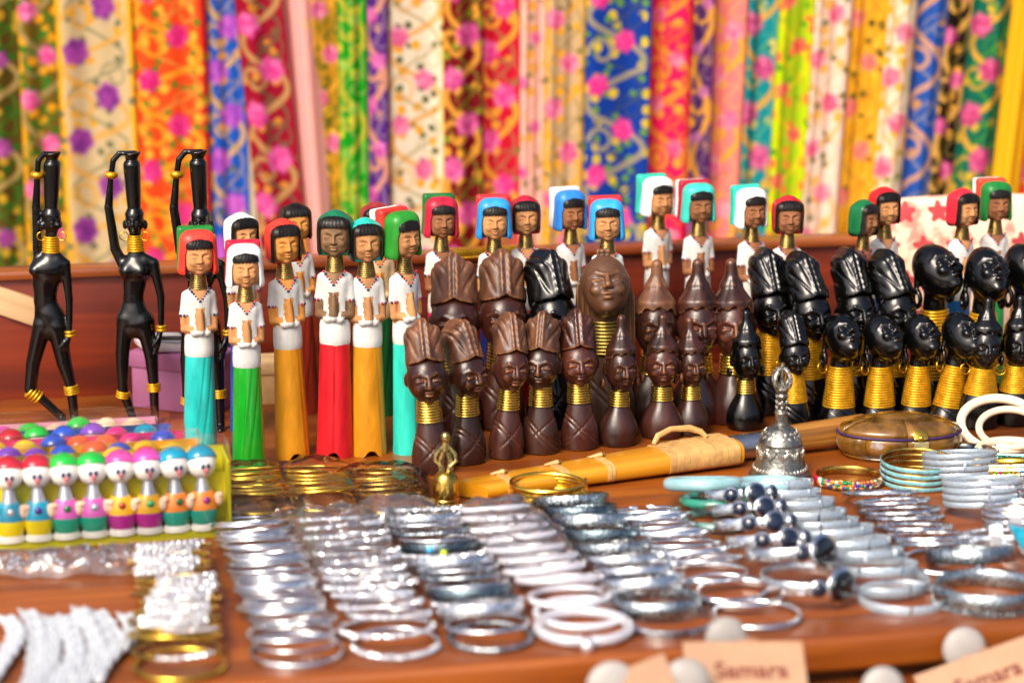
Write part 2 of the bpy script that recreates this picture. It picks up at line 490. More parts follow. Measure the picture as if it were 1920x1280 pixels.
# ------------------------------------------------------------------ printed cloth
def fabric_group():
    g = bpy.data.node_groups.new('printed_cloth', 'ShaderNodeTree')
    I = g.interface
    for n, ty, dv in (('Base', 'C', (1, 1, 1, 1)), ('Vine', 'C', (.8, .5, .1, 1)), ('Vine2', 'C', (.3, .3, .2, 1)), ('Rose', 'C', (.8, .1, .4, 1)),
                      ('Core', 'C', (.9, .5, .7, 1)), ('DotA', 'C', (.9, .6, .1, 1)), ('DotB', 'C', (.2, .4, .1, 1)), ('Edge', 'C', (.9, .6, .1, 1)),
                      ('Width', 'F', .09), ('Offset', 'F', 0.), ('VineAmt', 'F', 1.), ('RoseR', 'F', .018), ('Dots', 'F', .5), ('EdgeAmt', 'F', 0.), ('Curl', 'F', 1.0)):
        s = I.new_socket(n, in_out='INPUT', socket_type='NodeSocketColor' if ty == 'C' else 'NodeSocketFloat')
        s.default_value = dv
    I.new_socket('Color', in_out='OUTPUT', socket_type='NodeSocketColor')
    N, L = g.nodes, g.links
    gi = N.new('NodeGroupInput'); go = N.new('NodeGroupOutput')
    def val(x):
        return x
    def mth(op, a, b=None, c=None, clamp=False):
        n = N.new('ShaderNodeMath'); n.operation = op; n.use_clamp = clamp
        for i, x in enumerate((a, b, c)):
            if x is None: continue
            if isinstance(x, (int, float)): n.inputs[i].default_value = x
            else: L.new(x, n.inputs[i])
        return n.outputs[0]
    def mix(f, a, b):
        n = N.new('ShaderNodeMixRGB')
        for i, x in enumerate((f, a, b)):
            L.new(x, n.inputs[i])
        return n.outputs[0]
    def soft(d, w, s):                        # 1 inside d < w
        n = N.new('ShaderNodeMapRange'); n.interpolation_type = 'SMOOTHSTEP'
        L.new(d, n.inputs['Value'])
        if isinstance(w, (int, float)):
            n.inputs['From Min'].default_value = w - s; n.inputs['From Max'].default_value = w + s
        else:
            L.new(mth('SUBTRACT', w, s), n.inputs['From Min']); L.new(mth('ADD', w, s), n.inputs['From Max'])
        n.inputs['To Min'].default_value = 1; n.inputs['To Max'].default_value = 0
        return n.outputs[0]
    uv = N.new('ShaderNodeUVMap')
    nz = N.new('ShaderNodeTexNoise'); nz.inputs['Scale'].default_value = 14; nz.noise_dimensions = '3D'
    L.new(uv.outputs[0], nz.inputs['Vector'])
    sep = N.new('ShaderNodeSeparateXYZ'); L.new(uv.outputs[0], sep.inputs[0])
    nsep = N.new('ShaderNodeSeparateColor'); L.new(nz.outputs['Color'], nsep.inputs[0])
    u = mth('ADD', sep.outputs[0], mth('MULTIPLY', mth('SUBTRACT', nsep.outputs[0], .5), .012))
    v0 = mth('ADD', sep.outputs[1], mth('MULTIPLY', mth('SUBTRACT', nsep.outputs[1], .5), .012))
    v = mth('ADD', v0, gi.outputs['Offset'])
    W = gi.outputs['Width']
    TT = .118
    ph = mth('MULTIPLY', v, 2 * pi / TT)
    col = gi.outputs['Base']
    # borders
    ed = mth('MINIMUM', u, mth('SUBTRACT', W, u))
    col = mix(mth('MULTIPLY', soft(ed, .009, .003), gi.outputs['EdgeAmt']), col, gi.outputs['Edge'])
    # scattered small blossoms and leaves
    cv = N.new('ShaderNodeCombineXYZ'); L.new(u, cv.inputs[0]); L.new(v, cv.inputs[1])
    for sc_, key, lo in ((58., 'DotB', .40), (46., 'DotA', .40)):
        vo = N.new('ShaderNodeTexVoronoi'); vo.inputs['Scale'].default_value = sc_; vo.voronoi_dimensions = '2D'
        L.new(cv.outputs[0], vo.inputs['Vector'])
        rc = N.new('ShaderNodeSeparateColor'); L.new(vo.outputs['Color'], rc.inputs[0])
        pick = mth('LESS_THAN', rc.outputs[0], gi.outputs['Dots'])
        f = mth('MULTIPLY', soft(vo.outputs['Distance'], .30, .06), pick)
        col = mix(f, col, gi.outputs[key])
    # vines: two interlaced S curves with curls
    for key, k, p0, wd in (('Vine2', .36, 2.1, .0024), ('Vine', .40, 0.0, .0042)):
        c = mth('MULTIPLY', W, .5)
        s = mth('MULTIPLY', mth('SINE', mth('ADD', ph, p0)), mth('MULTIPLY', W, k))
        slope = mth('MULTIPLY', mth('COSINE', mth('ADD', ph, p0)), mth('MULTIPLY', W, k * 2 * pi / TT))
        nrm = mth('SQRT', mth('ADD', mth('MULTIPLY', slope, slope), 1.0))
        d = mth('DIVIDE', mth('ABSOLUTE', mth('SUBTRACT', mth('SUBTRACT', u, c), s)), nrm)
        col = mix(mth('MULTIPLY', soft(d, wd, .0012), gi.outputs['VineAmt']), col, gi.outputs[key])
        fr = mth('MULTIPLY', mth('SUBTRACT', mth('FRACT', mth('ADD', mth('DIVIDE', v, TT), .18 + p0 * .3)), .5), TT)
        du = mth('SUBTRACT', u, mth('MULTIPLY', W, .30 if key == 'Vine' else .72))
        rr = mth('SQRT', mth('ADD', mth('MULTIPLY', du, du), mth('MULTIPLY', fr, fr)))
        an = mth('ARCTAN2', fr, du)
        rad = mth('ADD', .0135, mth('MULTIPLY', an, .0022))
        cd = mth('ABSOLUTE', mth('SUBTRACT', rr, rad))
        col = mix(mth('MULTIPLY', soft(cd, wd * .75, .0012), mth('MULTIPLY', gi.outputs['Curl'], gi.outputs['VineAmt'])), col, gi.outputs[key])
    # roses
    for uf, pf in ((.62, .05), (.25, .55)):
        fr = mth('MULTIPLY', mth('SUBTRACT', mth('FRACT', mth('ADD', mth('DIVIDE', v, TT), pf)), .5), TT)
        du = mth('SUBTRACT', u, mth('MULTIPLY', W, uf))
        rr = mth('SQRT', mth('ADD', mth('MULTIPLY', du, du), mth('MULTIPLY', fr, fr)))
        an = mth('ARCTAN2', fr, du)
        wob = mth('MULTIPLY', mth('SINE', mth('MULTIPLY', an, 6.0)), .0013)
        dd = mth('ADD', rr, wob)
        vo = N.new('ShaderNodeTexVoronoi'); vo.inputs['Scale'].default_value = 110; vo.voronoi_dimensions = '2D'
        L.new(cv.outputs[0], vo.inputs['Vector'])
        rc = N.new('ShaderNodeSeparateColor'); L.new(vo.outputs['Color'], rc.inputs[0])
        pc = mix(mth('MULTIPLY', rc.outputs[0], 1.0), gi.outputs['Rose'], gi.outputs['Core'])
        col = mix(soft(dd, gi.outputs['RoseR'], .0042), col, pc)
    L.new(col, go.inputs[0])
    return g
FG = fabric_group()
def fabric(name, **kw):
    m, t, b = newmat(name)
    N, L = t.nodes, t.links
    g = N.new('ShaderNodeGroup'); g.node_tree = FG
    for k, v in kw.items():
        g.inputs[k].default_value = tuple(min(.88, c * 1.04) for c in C(v)[:3]) + (1,) if isinstance(v, str) else v
    b.inputs['Roughness'].default_value = .62
    b.inputs['Specular IOR Level'].default_value = .12
    L.new(g.outputs[0], b.inputs['Base Color'])
    tr = N.new('ShaderNodeBsdfTranslucent'); L.new(g.outputs[0], tr.inputs['Color'])
    mx = N.new('ShaderNodeMixShader'); mx.inputs[0].default_value = .4
    L.new(b.outputs[0], mx.inputs[1]); L.new(tr.outputs[0], mx.inputs[2])
    L.new(mx.outputs[0], N['Material Output'].inputs['Surface'])
    # woven relief
    tc = N.new('ShaderNodeTexCoord')
    nz = N.new('ShaderNodeTexNoise'); nz.inputs['Scale'].default_value = 40; nz.inputs['Detail'].default_value = 4
    L.new(tc.outputs['Object'], nz.inputs[0])
    bp = N.new('ShaderNodeBump'); bp.inputs['Strength'].default_value = .25; bp.inputs['Distance'].default_value = .004
    L.new(nz.outputs['Fac'], bp.inputs['Height']); L.new(bp.outputs[0], b.inputs['Normal'])
    return m
# x0, x1 at the top of the photo, lean of the bottom, base, vine, vine2, rose, core, dotA, dotB, edge, (vineamt, roseR, dots, edgeamt, curl), label
CLOTHS = [
 (-170, -70, 0, '#c9a227', '#8d8260', '#5c6b2a', '#c63a8a', '#f08cc0', '#e8b030', '#4a7a1e', '#e0a818', (1, .017, .5, 0, 1), 'mustard cloth with pink roses at the left end of the row'),
 (-80, 30, 0, '#5d4a17', '#b59a5a', '#47751e', '#8e3a86', '#c45fb0', '#c9a12c', '#2f6a1c', '#d8a018', (.9, .016, .75, 0, 1), 'dark olive brown printed cloth with green leaves and purple roses'),
 (20, 112, 0, '#77601c', '#a8915a', '#3f7d28', '#d8448e', '#f48fc0', '#e7a81e', '#3c7a20', '#e8a81a', (.8, .017, .8, 1, .6), 'olive cloth with pink roses and a golden border beside the beige cloth'),
 (100, 245, 4, '#cdb78c', '#d9a64a', '#8f8a68', '#b04aa6', '#7a2f86', '#d9a53c', '#7d7a58', '#f0b428', (.8, .024, .35, 1, 1), 'beige cloth with grey leaves, large purple flowers and yellow borders'),
 (238, 382, 0, '#ee5420', '#f5a028', '#e58a3a', '#d81f78', '#ef4a9a', '#f9b43a', '#6f8a2a', '#c8102e', (1, .020, .75, .8, 1), 'bright orange red cloth crowded with magenta roses and yellow blossoms'),
 (376, 452, 2, '#1e5cbe', '#c9a878', '#8a86a0', '#9a48c0', '#d46fd0', '#e8aa3a', '#5a6a4a', '#1e5cbe', (1, .022, .25, 0, .8), 'blue cloth with purple flowers next to the orange red one'),
 (440, 532, 25, '#a3132e', '#c2925c', '#7a5a44', '#d63a90', '#ee78b8', '#d9923a', '#8a6040', '#a3132e', (1, .022, .35, 0, .9), 'deep crimson cloth with tan vines and pink roses'),
 (518, 590, 18, '#f5b2ac', '#f3c08c', '#f0a8a0', '#f5b2ac', '#f3b0a8', '#f3c08c', '#f0a8a0', '#f6c4bc', (.15, .0, .05, 0, 0), 'plain pale pink cloth hanging beside the crimson one'),
 (578, 640, 2, '#b78a1e', '#d9a030', '#7d7428', '#d0508c', '#ee94b8', '#f0c23a', '#5f6a1c', '#f0b020', (1, .016, .5, 1, .8), 'mustard gold cloth with brown vines and a yellow edge'),
 (630, 686, 0, '#1fa321', '#b8b83a', '#7fb04a', '#7fc04a', '#c8d860', '#d8d23c', '#5ec03a', '#1fa321', (1, .010, .45, 0, 1), 'vivid green cloth with yellow scrolls'),
 (679, 726, 0, '#5b2a86', '#d79a84', '#8a6a9a', '#c24aa0', '#e88ac8', '#d8a070', '#8a5aa0', '#5b2a86', (1, .015, .25, 0, 1), 'narrow purple cloth with salmon scrolls'),
 (716, 836, 2, '#e6dcc6', '#e0a63c', '#b5a476', '#dd4f8e', '#f29abf', '#f0b030', '#66683a', '#f2d06a', (.7, .018, .5, 1, .6), 'cream cloth with pink roses, yellow borders and dark leaves'),
 (830, 905, 0, '#7d0f1a', '#d89a3c', '#7a6420', '#c43a86', '#e67ab0', '#e8a83a', '#8a9a2a', '#7d0f1a', (1, .021, .45, 0, 1), 'dark maroon cloth with gold vines and one column of roses'),
 (895, 975, 2, '#cf1934', '#eba33c', '#b5664a', '#e2348c', '#f07ab4', '#f2a83a', '#8a7a3a', '#cf1934', (1, .020, .35, 0, 1), 'crimson red cloth with golden scrolling vines'),
 (967, 1030, -4, '#f4c2b4', '#e6b04a', '#e0a898', '#e058a4', '#ee8cc0', '#eab23c', '#a8946a', '#f6cabc', (.35, .011, .5, 0, .3), 'pale pink cloth with small yellow and magenta blossoms'),
 (1022, 1100, -4, '#c9ae84', '#e3a93a', '#a98f5c', '#e0508e', '#f2a0bc', '#efb02a', '#8a7f4a', '#e8ba50', (.7, .018, .4, .7, .8), 'tan cloth with pink roses and gold blossoms'),
 (1092, 1224, -4, '#143f9e', '#a59a7c', '#3a4a7a', '#e0288a', '#f05aa8', '#d9c23c', '#6a9a3a', '#143f9e', (.9, .020, .6, 0, 1), 'royal blue cloth with hot pink roses and green leaves'),
 (1214, 1312, -4, '#ee1f62', '#f4943c', '#e8603a', '#e8508c', '#f8a0b0', '#f7a83a', '#e87a3a', '#a8143a', (1, .014, .5, .6, 1), 'hot pink cloth with orange lattice vines'),
 (1302, 1342, -6, '#562a6a', '#d9a04a', '#7a5a7a', '#b05aa0', '#d88ac0', '#d8a04a', '#6a4a7a', '#562a6a', (1, .010, .2, 0, 1), 'narrow purple cloth with golden curls'),
 (1334, 1406, -10, '#f58a86', '#f5b23c', '#f0a080', '#f06aa0', '#fbb0b8', '#f7b84a', '#c88a6a', '#f58a86', (.9, .018, .3, 0, 1), 'salmon pink cloth with yellow curls'),
 (1398, 1470, -10, '#108e98', '#d6a644', '#4aa08a', '#b8427e', '#e27aa8', '#d8c86a', '#3a8a6a', '#0a9fb8', (.9, .021, .35, .5, .6), 'teal cloth with roses and gold vines'),
 (1462, 1530, -12, '#a8c81c', '#e6d020', '#c8b81c', '#e0584a', '#f08a6a', '#e88a3a', '#6aa81c', '#c8e000', (.6, .014, .45, 1, .6), 'lime green cloth with red blossoms'),
 (1522, 1602, -14, '#f2d6c4', '#e5b25c', '#d9c4a0', '#ea5a86', '#f4a0b4', '#edb84a', '#8a8458', '#f2d6c4', (.6, .016, .5, 0, .6), 'pinkish cream cloth with coral roses'),
 (1592, 1678, -16, '#eeb42c', '#d8982a', '#b08a2a', '#f0787a', '#f5a088', '#f2c040', '#6a6020', '#f4c23c', (.5, .016, .45, 0, .4), 'golden yellow cloth with small dark leaves'),
 (1668, 1722, -18, '#f3dcc6', '#efb23a', '#b8b060', '#ef5f88', '#f5a0b0', '#f0b83c', '#8a9a3a', '#f3dcc6', (.6, .018, .3, 0, .6), 'narrow cream cloth with a column of coral roses'),
 (1714, 1790, -22, '#2c5cb4', '#cfa388', '#7a82a8', '#5a6ab0', '#8a92c0', '#d8a060', '#6a78a8', '#2c5cb4', (1, .0, .12, 0, 1), 'periwinkle blue cloth with tan scrolls'),
 (1780, 1836, -24, '#1c130c', '#c99c4a', '#6a5a2a', '#c44480', '#e47ab0', '#e3a83a', '#6a7a2a', '#1c130c', (1, .015, .35, 0, 1), 'black cloth with gold scrolls and pink roses'),
 (1826, 1902, -24, '#0f6a52', '#d9a83e', '#3f8a3a', '#b83a72', '#de6a9a', '#d8b83a', '#4a9a3a', '#0f6a52', (.9, .021, .35, 0, .7), 'dark green cloth with crimson roses'),
 (1892, 1960, -24, '#f3b81e', '#eaa814', '#f0b428', '#f3b81e', '#f3b81e', '#f3b81e', '#eaa814', '#f3b81e', (.0, .0, .0, 0, 0), 'plain yellow cloth at the right edge of the photo'),
 (1950, 2050, -24, '#e8503a', '#f0b040', '#b07a3a', '#d83a80', '#f08ab0', '#f0b040', '#7a8a3a', '#e8503a', (1, .018, .5, 0, 1), 'coral cloth past the plain yellow one'),
]
CL_Y = 3.14
rng = random.Random(5)
def cloth_x(px, py=0):
    return PD(px, py, CL_Y).x
for i, (xa, xb, lean, base, vine, vine2, rose, core, da, db, edge, prm, lab) in enumerate(CLOTHS):
    X0, X1 = cloth_x(xa), cloth_x(xb)
    wd = X1 - X0
    m = fabric('cloth_print', Base=base, Vine=vine, Vine2=vine2, Rose=rose, Core=core, DotA=da, DotB=db, Edge=edge, Width=wd * 1.12,
               Offset=rng.uniform(0, .2), VineAmt=float(prm[0]), RoseR=float(prm[1]) * .74, Dots=float(prm[2]) * .8, EdgeAmt=float(prm[3]), Curl=float(prm[4]))
    bm = bmesh.new()
    uvl = bm.loops.layers.uv.new('UVMap')
    nu, nv = 22, 40
    ztop, zbot = .78, -.45
    k1, k2, p1, p2 = rng.uniform(.8, 1.3), rng.uniform(2, 3.2), rng.uniform(0, 6), rng.uniform(0, 6)
    amp = .004 + .032 * wd
    y0 = CL_Y + (i % 3) * .012 + (i % 2) * .006
    sh = lean / 280 * (FPX and 1) / 1420.0
    grid = []
    for b in range(nv + 1):
        v = b / nv
        z = ztop + (zbot - ztop) * v
        row = []
        for a in range(nu + 1):
            u = a / nu
            x = X0 + wd * u + sh * (ztop * 0 + (.34 - z) * 1420)*1.0 * .9
            y = y0 - amp * sin(2 * pi * k1 * u + p1 + .5 * sin(v * 3 + p2)) - .3 * amp * sin(2 * pi * k2 * u + p2 + v) + .006 * (abs(2 * u - 1) ** 6)
            row.append((bm.verts.new((x, y, z)), u * wd * 1.12, (z + 1)))
        grid.append(row)
    for b in range(nv):
        for a in range(nu):
            q = [grid[b][a], grid[b + 1][a], grid[b + 1][a + 1], grid[b][a + 1]]
            f = bm.faces.new([t[0] for t in q])
            for lp, t in zip(f.loops, q): lp[uvl].uv = (t[1], t[2])
    o = obj('hanging_cloth', to_mesh(bm, 'hanging_cloth', True, None), m)
    so = o.modifiers.new('thickness', 'SOLIDIFY'); so.thickness = .0012
    tag(o, lab, 'cloth', 'printed cloths hanging behind the table')
bm = bmesh.new(); tube([(-1.6, CL_Y + .012, .785), (1.6, CL_Y + .012, .785)], .012, 12, bm)
tag(obj('cloth_rail', bm, pm('bamboo_rail', '#a8824a', .5, var=.2, scale=20)), 'bamboo rail the printed cloths hang from', 'rail')

# ------------------------------------------------------------------ upholstered chair back
m, t, b = newmat('damask')
N, L = t.nodes, t.links
tc = N.new('ShaderNodeTexCoord'); sp = N.new('ShaderNodeSeparateXYZ'); L.new(tc.outputs['Object'], sp.inputs[0])
def _m(op, a, bb=None):
    n = N.new('ShaderNodeMath'); n.operation = op
    for i, x in enumerate((a, bb)):
        if x is None: continue
        if isinstance(x, (int, float)): n.inputs[i].default_value = x
        else: L.new(x, n.inputs[i])
    return n.outputs[0]
TS = .038
zr = _m('DIVIDE', sp.outputs[2], TS)
row = _m('FLOOR', zr)
xr = _m('ADD', _m('DIVIDE', sp.outputs[0], TS), _m('MULTIPLY', row, .5))
fx = _m('SUBTRACT', _m('FRACT', xr), .5); fz = _m('SUBTRACT', _m('FRACT', zr), .45)
an = _m('ARCTAN2', fx, fz); rr = _m('SQRT', _m('ADD', _m('MULTIPLY', fx, fx), _m('MULTIPLY', fz, fz)))
pet = _m('ADD', .27, _m('MULTIPLY', _m('COSINE', _m('MULTIPLY', an, 5.0)), .07))
f = _m('LESS_THAN', rr, pet)
nz = N.new('ShaderNodeTexNoise'); nz.inputs['Scale'].default_value = 45; L.new(tc.outputs['Object'], nz.inputs[0])
mr = N.new('ShaderNodeMapRange'); mr.inputs['From Min'].default_value = .5; mr.inputs['From Max'].default_value = .62; L.new(nz.outputs['Fac'], mr.inputs[0])
m1 = N.new('ShaderNodeMixRGB'); m1.inputs[1].default_value = C('#f2d2b4'); m1.inputs[2].default_value = C('#dc8878')
L.new(mr.outputs[0], m1.inputs[0])
m2 = N.new('ShaderNodeMixRGB'); m2.inputs[2].default_value = C('#b03a40'); L.new(f, m2.inputs[0]); L.new(m1.outputs[0], m2.inputs[1])
L.new(m2.outputs[0], b.inputs['Base Color']); b.inputs['Roughness'].default_value = .8
bm = bmesh.new()
g = bmesh.ops.create_cube(bm, size=1.0)
bmesh.ops.subdivide_edges(bm, edges=bm.edges[:], cuts=12, use_grid_fill=True)
for v in bm.verts:
    x, y, z = v.co
    bul = max(0, 1 - abs(2 * x) ** 2.6) * max(0, 1 - abs(2 * z) ** 2.6)
    q = max(1e-6, (abs(2 * x) ** 7 + abs(2 * z) ** 7) ** (1 / 7)); mxx = max(abs(2 * x), abs(2 * z), 1e-6)
    ez = .012 * mnoise.noise((x * 6, 1, z * 4))
    v.co = (x * mxx / q * .34, y * .03 + (1 if y > 0 else -1) * bul * .016, z * mxx / q * .185 + ez * (z > .3) + .092)
cush = obj('cushion', bm, m, None, angle=None)
cp = T(.765, .846)
cush.location = cp
cush.rotation_euler = (radians(-5), 0, TYAW)
tag(cush, 'cream cushion with red leafy damask pattern leaning on the back board', 'cushion')

# ================================================================== CARVED FIGURES
M_BROWN = pm('polished_dark_wood', '#22110d', .30, var=.4, col2='#402016', scale=46, stretch=(1, 1, .22), bump=.6, bscale=75, wear='#83502e', wear_lo=.508, wear_hi=.56, rvar=.16, cav=True)
M_BROWN2 = pm('reddish_wood', '#301510', .31, var=.4, col2='#4e261c', scale=46, stretch=(1, 1, .22), bump=.6, bscale=75, wear='#8f5636', wear_lo=.508, wear_hi=.56, rvar=.16, cav=True)
M_HEADDRESS = pm('matt_brown_wood', '#38211a', .42, var=.4, col2='#72482f', scale=60, stretch=(1, 1, .2), bump=.8, bscale=80, wear='#a06c40', wear_lo=.504, wear_hi=.55)
M_TANWOOD = pm('light_brown_wood', '#4e3220', .36, var=.3, scale=40, stretch=(1, 1, .25), bump=.3, bscale=160, wear='#a5713f', wear_lo=.51, wear_hi=.58)
M_BLACK = pm('black_lacquer', '#050505', .22, var=.25, spec=.42, scale=60, bump=.12, bscale=120, wear='#4a2c1a', wear_lo=.56, wear_hi=.68, coat=.15)
M_BRASS = pm('brass_wire', '#cdb058', .24, 1.0, var=.15, scale=150)
M_GOLDP = pm('gold_paint', '#d09a1a', .34, .6, var=.25, scale=160, bump=.15, bscale=250)
M_BRONZE = pm('dull_brass_wire', '#a08a4a', .32, 1.0, var=.2, scale=150)

def body_common(V, X, Y, Z, cuts, amp=.9, sy=.85):
    for (x0, z0, sl, wd) in cuts:                 # slanting sash lines cut across the chest
        d = (Z - z0 - sl * (X - x0)) / sqrt(1 + sl * sl)
        V = V + amp * np.exp(-(d / wd) ** 2) * (Y < 6)
    return V
def grad(Z, lo, hi):
    return np.clip((Z - lo) / (hi - lo), 0, 1)

# --- bust with a tall wound turban ---------------------------------------------------------------
def make_turban(zr0, zr1, hc, hr, prof, tw, ttop, tlean, res=1.0, cuts=((0, 26, -1.0, .9), (0, 20, -1.0, .9), (-3, 22, 1.0, .8))):
    bz = hc[2] + hr[2] * .84
    def brow(X):
        return bz - .016 * X ** 2 + 2.5 * np.exp(-(X / 4.0) ** 2)
    def fn(X, Y, Z):
        V = radial(X, Y, Z, prof)
        V = body_common(V, X, Y, Z, cuts)
        hd = ell(X, Y, Z, hc, hr)
        jaw = ell(X, Y, Z, (hc[0], hc[1] + 1, hc[2] - hr[2] * .3), (hr[0] * .8, hr[1] * .85, hr[2] * .72))
        hd = sm(hd, jaw, 3)
        hd = face(hd, X, Y, Z, hc, hr, eye=.02)
        for s in (-1, 1):
            hd = sm(hd, ell(X, Y, Z, (s * hr[0] * .98, hc[1] + 4, hc[2] - 2), (2.6, 4, 6.5)), 1.5)
        V = sm(V, hd, 3.5)
        # headdress
        f_ = np.clip((Z - bz) / (ttop - bz), 0, 1)
        X0 = X; X = X * (1 + .30 * f_ ** 2)
        a = (0, hc[1] + 4, bz - 4); bb = (0, hc[1] + 4 + tlean, ttop - tw * .55)
        t = cap(X, Y, Z, a, bb, hr[0] * .98, tw * .97, sy=1.05)
        bx = rbox(X, Y - (Z - bz) * tlean / (ttop - bz) - hc[1] - 4, Z, (0, 0, (bz + ttop) / 2 - 2), (tw * .84, tw * .86, (ttop - bz) / 2 + 3), tw * .6)
        t = sm(t, bx, 3)
        for s in (-1, 1):
            t = sm(t, ell(X, Y, Z, (s * tw * .52, hc[1] + 5 + tlean * .7, bz + (ttop - bz) * .60), (tw * .60, tw * .86, (ttop - bz) * .47)), 2.5)
        t = -sm(-t, -(Z - ttop - 2.2 * np.cos(X * .28) + .020 * X ** 2 - .3 + .15 * (Y - tlean)), 6.0)
        X = X0
        # slanting folds at both sides of a plaited ridge
        ax = abs(X)
        g = np.exp(-(((ax * .9 - (Z - bz) * .45 + 1.2 * np.sin(Z * .21 + X * .1)) % 9.5 - 4.7) / 1.3) ** 2)
        t = t + 1.35 * g * grad(ax, 4, 8) * grad(Z, bz + 2, bz + 8)
        ridge = np.exp(-((ax - 2.8) / 1.6) ** 2) * (1.5 + .28 * np.sin(Z * 1.1 + ax)) * grad(Z, bz + 1, bz + 6) * (Y < hc[1] + 8)
        t = t - ridge
        t = ssub(t, cap(X, Y, Z, (0, hc[1] - hr[1] - 1, bz + 6), (0, hc[1] + tlean - hr[1] + 2, ttop + 4), 1.0), .6)
        band = ell(X, Y, Z, (hc[0], hc[1] + .5, hc[2] + 1), (hr[0] + 1.4, hr[1] + 1.2, hr[2] + 1.2))
        band = np.maximum(band, brow(X) - Z)
        band = np.maximum(band, np.where(Y > hc[1] + 4, 6 - (Y - 0), -9))
        t = sm(t, band, 1.5)
        t = np.maximum(t, np.where(Y < hc[1] + 3, brow(X) - Z, hc[2] - 6 - Z))
        V = np.minimum(V, t)
        return np.maximum(V, .6 - Z)
    def reg(x, y, z):
        return ((z > brow(x) - .3) | ((y > hc[1] + 3) & (z > hc[2] - 6))).astype(int)
    m = max(p[0] for p in prof) + 4
    return sdf_parts(fn, (-m, -m - 6, -1), (m, m + 8, ttop + 5), res, reg, 2)

TB = dict(zr0=50, zr1=72, hc=(0, -3, 93.5), hr=(19, 19, 23.0), prof=[(18, 0), (19.6, 8), (18.5, 22), (14.5, 38), (11, 50), (9.5, 56), (9.5, 80), (3, 96), (-4, 100)], tw=17.5, ttop=146, tlean=12)
ME_TURB = make_turban(**TB)
TK = dict(zr0=40, zr1=84, hc=(0, -3, 108), hr=(20.5, 20, 25), prof=[(20, 0), (21, 8), (21, 18), (19, 32), (17, 40), (13, 60), (11, 84), (9.5, 94), (3, 110), (-4, 114)], tw=18.5, ttop=168, tlean=20,
          cuts=((0, 26, -.9, 1.1), (0, 18, -.9, 1.1)))
ME_TURBK = make_turban(**TK)

# --- bust with a pointed, fluted cap --------------------------------------------------------------
def make_capbust(prof, hc, hr, ztip, res=1.0, spiky=1.0):
    bz = hc[2] + hr[2] * .78
    def brow(X):
        return bz - .022 * X ** 2 + 1.6 * np.cos(X * .62)
    def fn(X, Y, Z):
        V = radial(X, Y, Z, prof, .88)
        hd = ell(X, Y, Z, hc, hr)
        hd = sm(hd, ell(X, Y, Z, (0, hc[1] - 1, hc[2] - hr[2] * .35), (hr[0] * .78, hr[1] * .85, hr[2] * .68)), 3)
        hd = face(hd, X, Y, Z, hc, hr, eye=0.0)
        for s in (-1, 1):
            hd = sm(hd, ell(X, Y, Z, (s * hr[0] * 1.02, hc[1] + 3, hc[2] - 2), (2.2, 4, 7)), 1.2)
            hd = sm(hd, ell(X, Y, Z, (s * hr[0] * 1.16, hc[1] + 3, hc[2] - hr[2] * .68), (3.0, 5.2, 5.6)), 1.2)
            hd = ssub(hd, ell(X, Y, Z, (s * hr[0] * 1.40, hc[1] + 1.5, hc[2] - hr[2] * .68), (2.6, 3, 3.2)), .8)
        V = sm(V, hd, 3)
        c0 = ell(X, Y, Z, (0, hc[1] + 1, hc[2] + 1), (hr[0] + 1.6, hr[1] + 1.6, hr[2] + 1.6))
        c = sm(c0, cap(X, Y, Z, (0, hc[1] + 2, bz + 2), (0, hc[1] + 4, ztip - 24), hr[0] * .90, 8.5), 6)
        c = sm(c, cap(X, Y, Z, (0, hc[1] + 4, ztip - 22), (0, hc[1] + 5, ztip - 5), 5.6, 4.4), 4)
        th = np.arctan2(X, -(Y - hc[1] - 2))
        c = c - .9 * np.abs(np.cos(th * 3.0)) * grad(Z, bz - 2, bz + 4) * (1 - grad(Z, ztip - 20, ztip - 12))
        c = np.maximum(c, np.where(Y < hc[1] + 4, brow(X) - Z, hc[2] - 10 - Z))
        V = np.minimum(V, c)
        return np.maximum(V, .6 - Z)
    def reg(x, y, z):
        return ((z > brow(x) - .2) | ((y > hc[1] + 4) & (z > hc[2] - 10))).astype(int)
    m = max(max(p[0] for p in prof), hr[0] * 1.4) + 3
    return sdf_parts(fn, (-m, -m - 3, -1), (m, m + 3, ztip + 4), res, reg, 2)
CB = dict(prof=[(19, 0), (21.5, 5), (22, 12), (20.5, 20), (16.5, 29), (11.5, 38), (9, 43), (8.8, 58), (3, 72), (-4, 76)], hc=(0, -2, 79), hr=(16.6, 16.8, 22), ztip=133)
ME_CAP = make_capbust(**CB)
CK = dict(prof=[(19, 0), (20.5, 6), (21, 16), (19.5, 28), (16, 36), (12, 52), (9, 62), (9, 68), (3, 82), (-4, 86)], hc=(0, -2, 85), hr=(15.6, 15.8, 21.5), ztip=136)
ME_CAPK = make_capbust(**CK)

